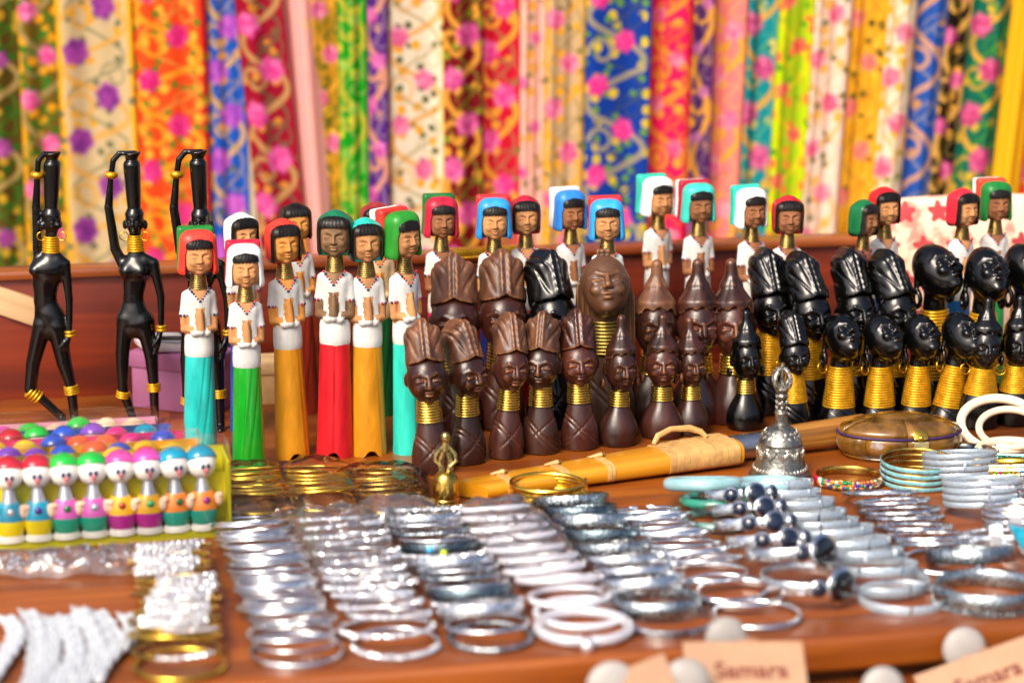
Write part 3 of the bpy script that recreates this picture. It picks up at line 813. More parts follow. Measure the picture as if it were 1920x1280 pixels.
# --- bald bust looking up ------------------------------------------------------------------------
def make_bald(prof, hc, hr, tilt, loops=True, hair=False, res=.9, cuts=((0, 12, -.8, .9), (2, 6, -.8, .9))):
    ct, st = cos(radians(tilt)), sin(radians(tilt))
    def fn(X, Y, Z):
        V = radial(X, Y, Z, prof, .88)
        V = body_common(V, X, Y, Z, cuts)
        dy, dz = Y - hc[1], Z - hc[2]
        QY, QZ = dy * ct - dz * st, dy * st + dz * ct
        hd = ell(X, QY, QZ, (0, 0, 2), hr)
        hd = sm(hd, ell(X, QY, QZ, (0, -2, -hr[2] * .42), (hr[0] * .72, hr[1] * .8, hr[2] * .62)), 4)
        hd = face(hd, X, QY, QZ, (0, -.6, -1), (hr[0] * 1.0, hr[1], hr[2] * .98), eye=0.0, deep=.9, lips=1.2)
        V = sm(V, hd, 5)
        if loops:
            for s in (-1, 1):
                yy, zz = (Y - hc[1] - 5) * 1.5, Z - hc[2] + hr[2] * .88
                q = np.sqrt(yy ** 2 + zz ** 2) - 6.4
                V = sm(V, np.sqrt(q ** 2 + (X - s * hr[0] * .98) ** 2) - 2.3, .8)
                V = sm(V, cap(X, Y, Z, (s * hr[0] * .95, hc[1] + 6, hc[2] - hr[2] * .6), (s * hr[0] * .9, hc[1] + 7, hc[2]), 2.2), 1.5)
        if hair:
            h = np.maximum(radial(X, Y - 5, Z, [(17, 0), (20.5, 60), (21, 95), (18, 114), (5, 124)], .75), -(Y - 3))
            h = h + .5 * np.sin(X * 1.7) * (Y > 0)
            V = np.minimum(V, np.maximum(h, 26 - Z))
        return np.maximum(V, .6 - Z)
    m = max(max(p[0] for p in prof), hr[0] + 6) + 3
    return sdf_parts(fn, (-m, -m - 6, -1), (m, m + 6, hc[2] + hr[2] + 4), res)
BD = dict(prof=[(19, 0), (20.5, 5), (19.4, 11), (15.4, 19), (11, 40), (10, 56), (9.5, 66), (6, 80), (-4, 84)], hc=(0, -3, 87), hr=(16.8, 18.8, 24.5), tilt=50)
ME_BALD = make_bald(**BD)
BT = dict(prof=[(19, 0), (20.5, 6), (19.8, 15), (15.6, 27), (11.4, 58), (10, 84), (9.5, 96), (6, 108), (-4, 112)], hc=(0, -3, 116), hr=(17.4, 18.8, 24), tilt=48)
ME_BALDT = make_bald(**BT)
BH = dict(prof=[(19, 0), (20.5, 8), (19, 24), (13, 44), (10, 56), (9.5, 80), (8, 92), (-4, 98)], hc=(0, -4, 106), hr=(17, 17, 22.5), tilt=34, loops=False, hair=True, cuts=((0, 26, -1.0, .9), (0, 20, -1.0, .9)))
ME_HAIR = make_bald(**BH)

def rings_mesh(z0, z1, r0, r1, n, wire=None, sy=.93):
    p = []
    h = (z1 - z0) / n
    for i in range(n):
        for k in range(8):
            a = k / 8
            z = z0 + (i + a) * h
            r = r0 + (r1 - r0) * ((i + a) / n) + (h * .5) * sin(pi * a) ** .7 - h * .2
            p.append((r * .001, z * .001))
    return to_mesh(lathe(p, 32, 1, sy), 'neck_rings', True, 85)
RG_TURB = rings_mesh(50, 72, 12.2, 10.6, 8)
RG_TURBK = rings_mesh(42, 86, 17.0, 12.2, 16)
RG_CAP = rings_mesh(40, 56, 11.4, 9.8, 6)
RG_CAPK = rings_mesh(35, 63, 17.0, 11.2, 12)
RG_BALD = rings_mesh(18, 59, 15.2, 10.6, 16)
RG_BALDT = rings_mesh(26, 85, 15.4, 10.8, 22)
RG_HAIR = rings_mesh(56, 82, 11.6, 10.6, 10)
ME_HOOP = to_mesh(ring_profile(circ(.0007, 6), .0052, 20), 'earring', True, None)

BUSTS = {}
def bust_proto(kind, mb, mh, mr):
    key = (kind, mb.name, mh.name, mr.name)
    if key in BUSTS: return None
    BUSTS[key] = 1
    return key
vb = random.Random(21)
def add_bust(kind, mb, mh, mr, label, group, loc, yaw, scale, hoops=0, lean=0.0, roll=0.0):
    t = thing('carved_bust', label, 'carved bust', loc, (lean, roll + radians(vb.uniform(-2.2, 2.2)), yaw + radians(vb.uniform(-6, 6))), group, scale)
    t.scale = (scale * vb.uniform(.95, 1.06), scale * vb.uniform(.96, 1.05), scale)
    if kind == 'turban':
        obj('figure', ME_TURB[0], mb, t); obj('turban', ME_TURB[1], mh, t); obj('neck_rings', RG_TURB, mr, t)
    elif kind == 'black_turban':
        obj('figure', ME_TURBK[0], mb, t); obj('turban', ME_TURBK[1], mh, t); obj('neck_rings', RG_TURBK, mr, t)
        hp = [(-20.5, 3, 98), (20.5, 3, 98)]
    elif kind == 'cap':
        obj('figure', ME_CAP[0], mb, t); obj('cap', ME_CAP[1], mh, t); obj('neck_rings', RG_CAP, mr, t)
    elif kind == 'black_cap':
        obj('figure', ME_CAPK[0], mb, t); obj('cap', ME_CAPK[1], mh, t); obj('neck_rings', RG_CAPK, mr, t)
        hp = [(-17.5, 0, 61), (17.5, 0, 61)]
    elif kind == 'bald':
        obj('figure', ME_BALD[0], mb, t); obj('neck_rings', RG_BALD, mr, t)
        hp = [(-18, 1, 57.5), (18, 1, 57.5)]
    elif kind == 'tall_bald':
        obj('figure', ME_BALDT[0], mb, t); obj('neck_rings', RG_BALDT, mr, t)
    elif kind == 'hair':
        obj('figure', ME_HAIR[0], mb, t); obj('neck_rings', RG_HAIR, mr, t)
    if hoops:
        for x, y, z in hp:
            obj('earring', ME_HOOP, M_GOLDW, t, loc=(x * .001, y * .001, z * .001), rot=(radians(82), 0, radians(12 if x < 0 else -12)))
    return t
M_GOLDW = pm('gold_wire', '#e0b030', .25, 1.0, var=.1, scale=100)

HGT = {'turban': .147, 'black_turban': .170, 'cap': .133, 'black_cap': .136, 'bald': .1105, 'tall_bald': .139, 'hair': .128}
G1 = 'dark wooden busts standing in rows on the table'
G2 = 'black lacquered busts with gold neck rings on the table'
def at_base(kind, x, yb, yt, *a, yaw=0, dx=0, **k):
    p = P(x, yb - 6)                      # the base centre lies a little behind its visible front edge
    h = height_at(p, yt)
    return add_bust(kind, *a, loc=p, yaw=radians(yaw) + math.atan2(-p.x, p.y) * -1 * 0, scale=h / HGT[kind], **k)
def at_top(kind, x, yt, h, *a, yaw=0, **k):
    q = P(x, yt, h)
    return add_bust(kind, *a, loc=(q.x, q.y, 0), yaw=radians(yaw), scale=h / HGT[kind], **k)
br, hd_, rd, bk = M_BROWN, M_HEADDRESS, M_BROWN2, M_BLACK
at_base('turban', 812, 890, 602, br, hd_, M_BRASS, 'dark brown bust with a tall carved turban at the left end, behind the brass bell', G1, yaw=6, roll=radians(-2))
at_base('turban', 878, 872, 603, br, hd_, M_BRASS, 'dark brown turbaned bust turned to its left, second from the left in front', G1, yaw=34)
at_base('turban', 948, 862, 592, rd, hd_, M_BRASS, 'brown turbaned bust with glancing face, third from the left in the front row', G1, yaw=22, roll=radians(3))
at_base('turban', 1013, 853, 589, br, hd_, M_BRASS, 'brown bust with a flat topped striped turban and parted lips, facing straight out', G1, yaw=-4)
at_base('turban', 1087, 845, 585, rd, rd, M_BRASS, 'reddish brown turbaned bust standing just behind the machete sheath', G1, yaw=12)
at_base('cap', 1158, 838, 590, br, br, M_BRASS, 'dark bust with a pointed cap beside the reddish turbaned bust', G1, yaw=16)
at_base('cap', 1240, 824, 588, rd, br, M_BRASS, 'brown pointed cap bust behind the rattan handle loop of the sheath', G1, yaw=6)
at_base('cap', 1296, 818, 594, br, br, M_BRASS, 'slim reddish brown bust with a pointed cap, smallest of the three brown front ones', G1, yaw=14)
at_base('cap', 1397, 808, 580, M_BLACK, M_BLACK, M_BRASS, 'nearly black bust with a pointed cap and thin brass collar left of the silver bell', G1, yaw=14)
at_top('turban', 857, 480, .178, rd, M_HEADDRESS, M_BRASS, 'large brown turbaned bust in the back row, leftmost, its lower face hidden', G1, yaw=6)
at_top('turban', 938, 474, .178, rd, M_HEADDRESS, M_BRASS, 'tall brown turbaned bust behind, its forehead band above the third front bust', G1, yaw=12)
at_top('turban', 1030, 474, .178, bk, bk, M_BRASS, 'black turbaned bust standing among the brown ones in the back row', G1, yaw=24)
at_top('hair', 1143, 481, .174, M_TANWOOD, M_TANWOOD, M_BRONZE, 'brown long haired bust with an upturned oval face and dull rings', G1, yaw=4)
at_top('cap', 1224, 486, .168, br, hd_, M_BRASS, 'large dark bust with a fluted pointed cap, leftmost of three behind', G1, yaw=4)
at_top('cap', 1312, 484, .168, rd, br, M_BRASS, 'large reddish bust with a fluted pointed cap, middle of three behind', G1, yaw=12)
at_top('cap', 1383, 484, .168, rd, br, M_BRASS, 'large reddish pointed cap bust touching the first black turbaned bust', G1, yaw=8)
at_top('black_turban', 1448, 470, .169, bk, bk, M_GOLDP, 'black turbaned bust with a long gold neck, leftmost of four behind the silver bell', G2, yaw=14)
at_top('black_turban', 1524, 476, .169, bk, bk, M_GOLDP, 'black turbaned bust, second of four, with hoops at its gold neck', G2, yaw=24, hoops=1)
at_top('black_turban', 1611, 470, .169, bk, bk, M_GOLDP, 'black turbaned bust, third of four, between two front bald heads', G2, yaw=20, hoops=1)
at_top('black_turban', 1684, 472, .169, bk, bk, M_GOLDP, 'black turbaned bust, rightmost of the four, next to a large bald head', G2, yaw=28, hoops=1)
at_base('black_turban', 1491, 812, 586, bk, bk, M_GOLDP, 'small black turbaned bust right behind the handle of the silver bell', G2, yaw=10, hoops=1)
at_base('bald', 1571, 800, 588, bk, bk, M_GOLDP, 'black bald bust with raised face, leftmost of the four bald front ones', G2, yaw=16, hoops=1)
at_base('bald', 1648, 798, 590, bk, bk, M_GOLDP, 'black bald bust with raised face, second of the four bald front ones', G2, yaw=26, hoops=1)
at_base('bald', 1716, 797, 589, bk, bk, M_GOLDP, 'black bald bust with raised face, third of the four bald front ones', G2, yaw=24, hoops=1)
at_base('bald', 1772, 802, 586, bk, bk, M_GOLDP, 'black bald bust leaning right, rightmost of the four bald front ones', G2, yaw=32, hoops=1, roll=radians(7))
at_base('black_cap', 1832, 806, 557, bk, bk, M_GOLDP, 'black bust with a pointed cap and short gold collar behind the ivory bangles', G2, yaw=6, hoops=1, roll=radians(2))
at_base('black_cap', 1900, 800, 553, bk, bk, M_GOLDP, 'black bust with a pointed cap cut by the right edge of the photo', G2, yaw=4, hoops=1, roll=radians(2))
at_top('tall_bald', 1762, 457, .172, bk, bk, M_GOLDP, 'large black bald bust with loop ears, left of the back pair on the right', G2, yaw=34)
at_top('tall_bald', 1846, 464, .172, bk, bk, M_GOLDP, 'large black bald bust with loop ears and smiling upturned face, right of the back pair', G2, yaw=14)
at_top('tall_bald', 1924, 457, .172, bk, bk, M_GOLDP, 'large black bald bust half outside the right edge of the photo', G2, yaw=32)

# ================================================================== PAINTED LONG-NECK DOLLS
M_DOLLWOOD = pm('carved_light_wood', '#b58052', .74, var=.2, scale=70, stretch=(1, 1, .3), bump=.35, bscale=180, wear='#c08a58', wear_lo=.515, wear_hi=.58, spec=.25, cav=False)
M_DOLLDARK = pm('carved_mid_wood', '#86583a', .72, var=.22, scale=70, stretch=(1, 1, .3), bump=.35, bscale=180, wear='#a06c40', wear_lo=.515, wear_hi=.58, spec=.25, cav=False)
M_DOLLSMOKE = pm('smoked_wood', '#7a5c40', .60, var=.35, scale=90, stretch=(1, 1, .3), bump=.35, bscale=180, wear='#b08a60', wear_lo=.515, wear_hi=.58, spec=.25, cav=False)
M_DOLLORANGE = pm('carved_honey_wood', '#c2833e', .72, var=.2, scale=70, stretch=(1, 1, .3), bump=.35, bscale=180, wear='#d09a58', wear_lo=.515, wear_hi=.58, spec=.25, cav=False)
M_WHITE = pm('white_enamel', '#cfcfca', .5, var=.12, scale=90, bump=.8, bscale=120, stretch=(1, 1, .4), wear='#b08a68', wear_lo=.55, wear_hi=.62)
M_HAIR = pm('black_hair_paint', '#14110f', .38, var=.4, scale=120, wear='#5a4030', wear_lo=.515, wear_hi=.58, spec=.25, cav=False)
M_NAVY = pm('navy_paint', '#12204a', .4)
M_CRIM = pm('crimson_paint', '#b81238', .4)

# --- head with a carved face (origin at the chin plane, total z = 199..244 mm)
HC, HR = (0, -1, 222), (14.2, 14.5, 19.5)
def f_head(X, Y, Z):
    V = ell(X, Y, Z, HC, HR)
    V = sm(V, rbox(X, Y, Z, (0, 0, 221), (13.4, 12.5, 17.2), 8), 3)
    V = sm(V, cap(X, Y, Z, (0, 0, 180), (0, 0, 212), 6.5), 2)
    return face(V, X, Y, Z, (0, -1.6, 221), (15.2, 14.0, 19), eye=.02, deep=1.15, lips=1.15)
ME_HEAD = sdf_parts(f_head, (-18, -20, 180), (18, 18, 244), .9)[0]
def f_fringe(X, Y, Z):                        # fringe only, under a hood
    V = sm(ell(X, Y, Z, (0, -.5, 223), (15.4, 15.9, 20.8)), rbox(X, Y, Z, (0, 0, 222), (14.6, 14.2, 18.6), 8), 3)
    th = np.arctan2(X, -Y)
    V = V - .5 * np.abs(np.sin(th * 13 + .6 * np.sin(Z)))
    V = np.maximum(V, 229.2 + 1.4 * np.abs(np.sin(th * 13)) - .004 * X ** 2 - Z)
    return np.maximum(V, Y - 2)
ME_FRINGE = sdf_parts(f_fringe, (-19, -20, 226), (19, 5, 248), .9)[0]
def f_bob(X, Y, Z):                           # hair down the sides, for dolls with only a thin scarf
    V = sm(ell(X, Y, Z, (0, 1, 223), (16.4, 16.4, 21)), rbox(X, Y, Z, (0, 1, 220), (16, 15.2, 20), 8), 3)
    th = np.arctan2(X, -Y)
    V = V - .5 * np.abs(np.sin(th * 13))
    cut = np.maximum(np.abs(X) - 13.6 - .03 * (Z - 220), np.maximum(Z - 230.0, Y - 4))
    V = np.maximum(V, -cut)
    return np.maximum(V, 201 - Z)
ME_BOB = sdf_parts(f_bob, (-19, -19, 199), (19, 20, 248), 1.0)[0]
def f_hood(X, Y, Z):                          # front layer of a folded headcloth, open to the face
    k = 1 + .16 * np.clip((226 - Z) / 24, 0, 1)
    V = sm(rbox(X / k, Y, Z, (0, 2, 222), (18.4, 13.5, 25.5), 11), ell(X / k, Y, Z, (0, 1, 226), (18, 15, 21)), 4)
    V = ssub(V, np.minimum(ell(X, Y, Z, (0, -9, 219), (14.4, 19, 20.5)), rbox(X, Y, Z, (0, -9, 206), (14.2, 15, 16), 4)), 1.2)
    return np.maximum(V, 201.5 - Z + .0 * X)
ME_HOOD = sdf_parts(f_hood, (-25, -16, 198), (25, 20, 250), 1.0)[0]
def f_hoodback(X, Y, Z):                      # squared-off layer standing proud behind it
    k = 1 + .10 * np.clip((226 - Z) / 24, 0, 1)
    return np.maximum(rbox(X / k, Y - .06 * (Z - 222), Z, (0, 17, 225), (18.6, 6.5, 24.5), 3.5), 203 - Z)
ME_HOODBACK = sdf_parts(f_hoodback, (-25, 4, 198), (25, 30, 254), 1.2)[0]
def f_scarf(X, Y, Z):                         # thin scarf lying over the hair
    V = sm(ell(X, Y, Z, (0, 3, 223.5), (17.6, 17.2, 22.6)), rbox(X, Y, Z, (0, 2, 221), (17.0, 13.5, 20), 8), 3)
    return np.maximum(np.maximum(V, 202 - Z), -(Y + 8.0 + .12 * (Z - 226)))
ME_SCARF = sdf_parts(f_scarf, (-20, -18, 199), (20, 24, 249), 1.1)[0]

# --- blouse with short sleeves, bare forearms and joined hands
def f_torso(X, Y, Z):
    V = radial(X, Y, Z, [(15.4, 128), (14.4, 140), (13.6, 152), (14.5, 168), (15.0, 178), (11, 186), (7, 190), (6.5, 200)], .72)
    for s in (-1, 1):
        V = sm(V, cap(X, Y, Z, (s * 12.5, 1, 179), (s * 15.2, 0, 158), 5.0, 4.6), 2.5)
        V = sm(V, cap(X, Y, Z, (s * 15.4, 0, 160), (s * 14.6, -1, 143), 4.4, 4.2), 1)
        V = sm(V, cap(X, Y, Z, (s * 14.4, -2, 143.5), (s * 5.0, -10.5, 142), 4.0, 3.4), 1.5)
        V = sm(V, ell(X, Y, Z, (s * 5.4, -11, 140.5), (5.2, 4.4, 4.6)), 1)
        V = V + .35 * np.exp(-((Z - 157.5 + .25 * s * X * 0) / .8) ** 2) * (np.abs(X) > 10)
    hands = sm(cap(X, Y, Z, (0, -12.8, 142), (0, -11.6, 164.5), 4.6, 1.5), cap(X, Y, Z, (0, -10, 140), (0, -9, 160), 4), 1)
    V = np.minimum(V, hands)
    V = V + .35 * np.sin(X * .7 + Z * .3) * np.sin(Z * .5) * .5
    return np.maximum(V, 130 - Z)
def r_torso(x, y, z):
    r = np.zeros(len(x), int)
    r[(np.abs(x) < (z - 174.5) * .78) & (y < 3) & (z > 174.5) | (z > 187.5)] = 1       # neckline
    r[(np.abs(x) > 10.4) & (z < 157.5) & (z > 136)] = 2                            # forearms
    r[(np.abs(x) > 7) & (np.abs(x) <= 10.4) & (z < 147.5) & (z > 143) & (y < -6)] = 2
    r[(np.abs(x) < 5.0) & (y < -8.6) & (z > 143.5) & (z < 167)] = 3                              # hands
    return r
ME_TORSO = sdf_parts(f_torso, (-22, -20, 127), (22, 17, 202), 1.0, r_torso, 4)
ME_DRINGS = rings_mesh(186, 203, 9.4, 6.6, 9)
bm = lathe([(r * .001, z * .001) for r, z in ((14.2, 113.5), (14.9, 115), (15.2, 122), (14.8, 132), (14.2, 139))], 36, 1, .86)
ME_WAIST = to_mesh(bm, 'waistband', True, 60)
def skirt_mesh(fold, notch):
    bm = bmesh.new()
    nz_, ns = 40, 72
    rows = []
    for k in range(nz_ + 1):
        f = k / nz_
        z = 114.6 * f
        r = np.interp(f, [0, .06, .18, .19, .2, .6, 1], [18.2, 18.0, 17.4, 17.0, 17.4, 16.0, 14.6])
        row = []
        for i in range(ns):
            a = 2 * pi * i / ns                    # 0 is the front
            q = max(abs(sin(a)), abs(cos(a)))
            rr = r * (1 + .035 * (1 - q))
            for a0, tw, dp in fold:
                c = a0 + tw * (1 - f)
                d = (a - c + pi) % (2 * pi) - pi
                rr -= dp * (np.exp(-(d / .07) ** 2) * .9 + (.5 * np.exp(-(d / .30)) if d > 0 else 0)) * (1 - .4 * f)
            zz = z
            if notch:
                d = (a + pi) % (2 * pi) - pi
                lift = 6.5 * np.exp(-(d / .33) ** 4)
                zz = z + lift * (1 - f) ** 10
            row.append(bm.verts.new((rr * sin(a) * .001, -rr * .86 * cos(a) * .001, zz * .001)))
        rows.append(row)
    for a, b in zip(rows, rows[1:]):
        for i in range(ns):
            bm.faces.new((a[i], a[(i + 1) % ns], b[(i + 1) % ns], b[i]))
    bm.faces.new(rows[0][::-1]); bm.faces.new(rows[-1])
    return to_mesh(bm, 'skirt', True, 70)
ME_SKIRTS = [skirt_mesh([(.35, -.9, 1.3), (.95, -1.1, 1.1)], 0), skirt_mesh([(.55, .25, .9), (1.6, -.2, .9)], 1), skirt_mesh([(.10, -.06, 1.6), (-1.1, .2, .6)], 1)]
# painted bead trim along the neckline and the sleeve hems
bm = bmesh.new()
rb = random.Random(3)
for s in (-1, 1):
    for k in range(6):
        f = k / 5
        x = s * (.5 + 9.6 * f); z = 174.0 + 12.6 * f
        y = -10.0 + 3.8 * f - .0
        ball(bm, (x * .001, (y - .4) * .001, z * .001), .0013 + .0003 * rb.random(), 6, 5, mat=k % 2)
    for k in range(3):
        a = -.9 + k * .8
        ball(bm, ((s * 15.3 + 4.9 * sin(a)) * .001, (-.4 - 4.9 * cos(a)) * .001, .1583), .0014, 6, 5, mat=k % 2)
ME_BEADS = to_mesh(bm, 'bead_trim', True, None)
DG = 'painted long-neck dolls with praying hands'
def doll(loc, h, label, skirt, wood_, hood=None, back=None, bob=False, yaw=0, roll=0, lean=0, sk=0, beads=(None, None), blouse=None, dhead=0):
    t = thing('long_neck_doll', label, 'doll', loc, (lean, roll, radians(yaw)), DG, h / .2495)
    t.scale = (h / .2495 * vb.uniform(.96, 1.05), h / .2495 * vb.uniform(.97, 1.04), h / .2495)
    t.rotation_euler.y += radians(vb.uniform(-1.3, 1.3))
    W = blouse or M_WHITE
    obj('skirt', ME_SKIRTS[sk], paint(skirt, .16 if sk == 0 and loc[1] < 2.3 else .38), t)
    obj('waistband', ME_WAIST, W, t)
    bl = obj('blouse', ME_TORSO[0], W, t)
    obj('chest', ME_TORSO[1], wood_, t); obj('forearms', ME_TORSO[2], wood_, t); obj('hands', ME_TORSO[3], wood_, t)
    obj('bead_trim', ME_BEADS, [beads[0] or M_NAVY, beads[1] or M_CRIM], bl)
    obj('neck_rings', ME_DRINGS, M_BRONZE2, t)
    hz = radians(dhead)
    hd = obj('head', ME_HEAD, wood_, t, rot=(0, 0, hz))
    if hood and not bob:
        obj('fringe', ME_FRINGE, M_HAIR, hd)
        obj('hood', ME_HOOD, paint(hood), hd)
        if back: obj('hood_back', ME_HOODBACK, paint(back), hd)
    else:
        obj('hair', ME_BOB, M_HAIR, hd)
        if hood: obj('scarf', ME_SCARF, paint(hood), hd)
    return t
M_BRONZE2 = pm('antique_brass_wire', '#a8915a', .30, 1.0, var=.3, scale=120)
def dbase(x, yb, yt, *a, **k):
    p = P(x, yb - 7)
    return doll(p, height_at(p, yt), *a, **k)
def dtop(x, yt, h, *a, **k):
    q = P(x, yt, h)
    return doll((q.x, q.y, 0), h, *a, **k)
RED, WHT, GRN, TEA, BLU, CRI = '#d93a2c', '#e6e6e2', '#17803a', '#2bb8aa', '#2a8fd6', '#b01c38'
OCH = '#c8861a'
dbase(376, 868, 429, 'doll with red hood over a green block and a glossy teal twisted skirt', '#22b3ae', M_DOLLWOOD, RED, '#1a7a2e', yaw=16, sk=0, beads=(M_NAVY, M_NAVY))
dbase(467, 884, 455, 'doll with white hood over a red block and a glossy green skirt', '#149a22', M_DOLLWOOD, WHT, '#c01838', yaw=12, sk=0)
dtop(452, 393, .223, 'doll in a white scarf hidden behind the white hooded one with the green skirt', '#2848a8', M_DOLLWOOD, WHT, bob=True, yaw=34)
dbase(549, 862, 403, 'doll with red rimmed black hair and ochre skirt beside the green skirted one', OCH, M_DOLLORANGE, RED, bob=True, yaw=20, sk=1, dhead=4)
dtop(562, 371, .223, 'brown haired doll peeping out behind the red rimmed ochre one', '#8a2a1a', M_DOLLORANGE, None, bob=True, yaw=18, beads=(M_CRIM, M_NAVY))
dbase(628, 860, 387, 'doll with dark green scarf, smoky face and straight coral red skirt', '#c01c26', M_DOLLSMOKE, '#0f6a4a', bob=True, yaw=-2, sk=2)
dbase(693, 857, 402, 'doll with turquoise scarf and ochre skirt left of the red and white hooded doll', OCH, M_DOLLWOOD, '#28b6a8', bob=True, yaw=12, sk=1, dhead=4)
dtop(712, 373, .223, 'doll with dull red rimmed hair behind the turquoise scarfed one', '#125a2a', M_DOLLORANGE, '#8a2a2a', bob=True, yaw=14, blouse=pm('cream_enamel', '#d9b98a', .45))
dbase(768, 853, 392, 'doll with green hood on red and white blocks and a pale teal skirt', '#2cc0ae', M_DOLLWOOD, '#2a8a2a', '#d8352c', yaw=36, sk=2, dhead=6)
dtop(822, 367, .223, 'doll with crimson hood over a green block, in the second row', '#d01858', M_DOLLDARK, CRI, '#147032', yaw=14)
dtop(926, 369, .223, 'doll with blue hood over a red block, left of the red scarfed doll', '#24449a', M_DOLLWOOD, BLU, '#c82830', yaw=6)
dtop(990, 361, .223, 'doll with crimson scarf and wide face between the two blue hooded ones', '#c03028', M_DOLLWOOD, CRI, bob=True, yaw=8)
dtop(1072, 354, .223, 'doll with red and blue hood over a white block and a navy skirt', '#143a8e', M_DOLLDARK, '#2a78c8', WHT, yaw=22)
dtop(1146, 371, .223, 'doll with plain blue hood and a red block showing at its right', '#1c7a8a', M_DOLLWOOD, BLU, '#d02832', yaw=4)
dtop(1232, 330, .223, 'doll with white hood over a turquoise block, tallest on the board', '#c86a1a', M_DOLLWOOD, WHT, '#2ab8a0', yaw=26)
dtop(1312, 341, .223, 'doll with turquoise hood on red and white blocks, hair in deep fringe', '#c81a2a', M_DOLLDARK, '#38b8a8', CRI, yaw=16)
dtop(1416, 350, .223, 'doll with white hood over a turquoise block, beside a red scarfed doll', '#c8801a', M_DOLLDARK, WHT, '#2ab8a0', yaw=20)
dtop(1476, 361, .223, 'doll with red scarf and fringe right behind the black turbaned busts', '#1a8a4a', M_DOLLDARK, '#a82028', bob=True, yaw=6)
dtop(1606, 371, .216, 'doll in a dark green scarf leaning and looking away to the right', '#7a2a1a', M_DOLLDARK, '#0f6a3a', bob=True, yaw=46, roll=radians(5), blouse=pm('brown_enamel', '#4a3020', .4))
dtop(1664, 345, .223, 'doll with bright red scarf and broad face next to the green scarfed one', '#2a5aa0', M_DOLLWOOD, '#c82028', bob=True, yaw=20)
dtop(1803, 348, .223, 'doll with red scarf turned right in front of the damask cushion', '#1a6ab0', M_DOLLWOOD, '#d02838', bob=True, yaw=32)
dtop(1870, 338, .223, 'doll with green hood on red and white blocks at the right end', '#1a9a4a', M_DOLLDARK, '#1a7a34', '#d8402c', yaw=12)
# third layer of those hoods that carry two blocks
def f_hood3(X, Y, Z):
    k = 1 + .10 * np.clip((226 - Z) / 24, 0, 1)
    return np.maximum(rbox(X / k, Y - .06 * (Z - 222), Z, (0, 28, 225), (18.2, 5.0, 23.5), 3), 204 - Z)
ME_HOOD3 = sdf_parts(f_hood3, (-25, 14, 198), (25, 40, 254), 1.5)[0]
for o in list(COL.objects):
    if o.name.startswith('long_neck_doll') and ' and white blocks' in o['label']:
        hd = [c for c in o.children if c.name.startswith('head')][0]
        obj('hood_back', ME_HOOD3, paint(WHT), hd)

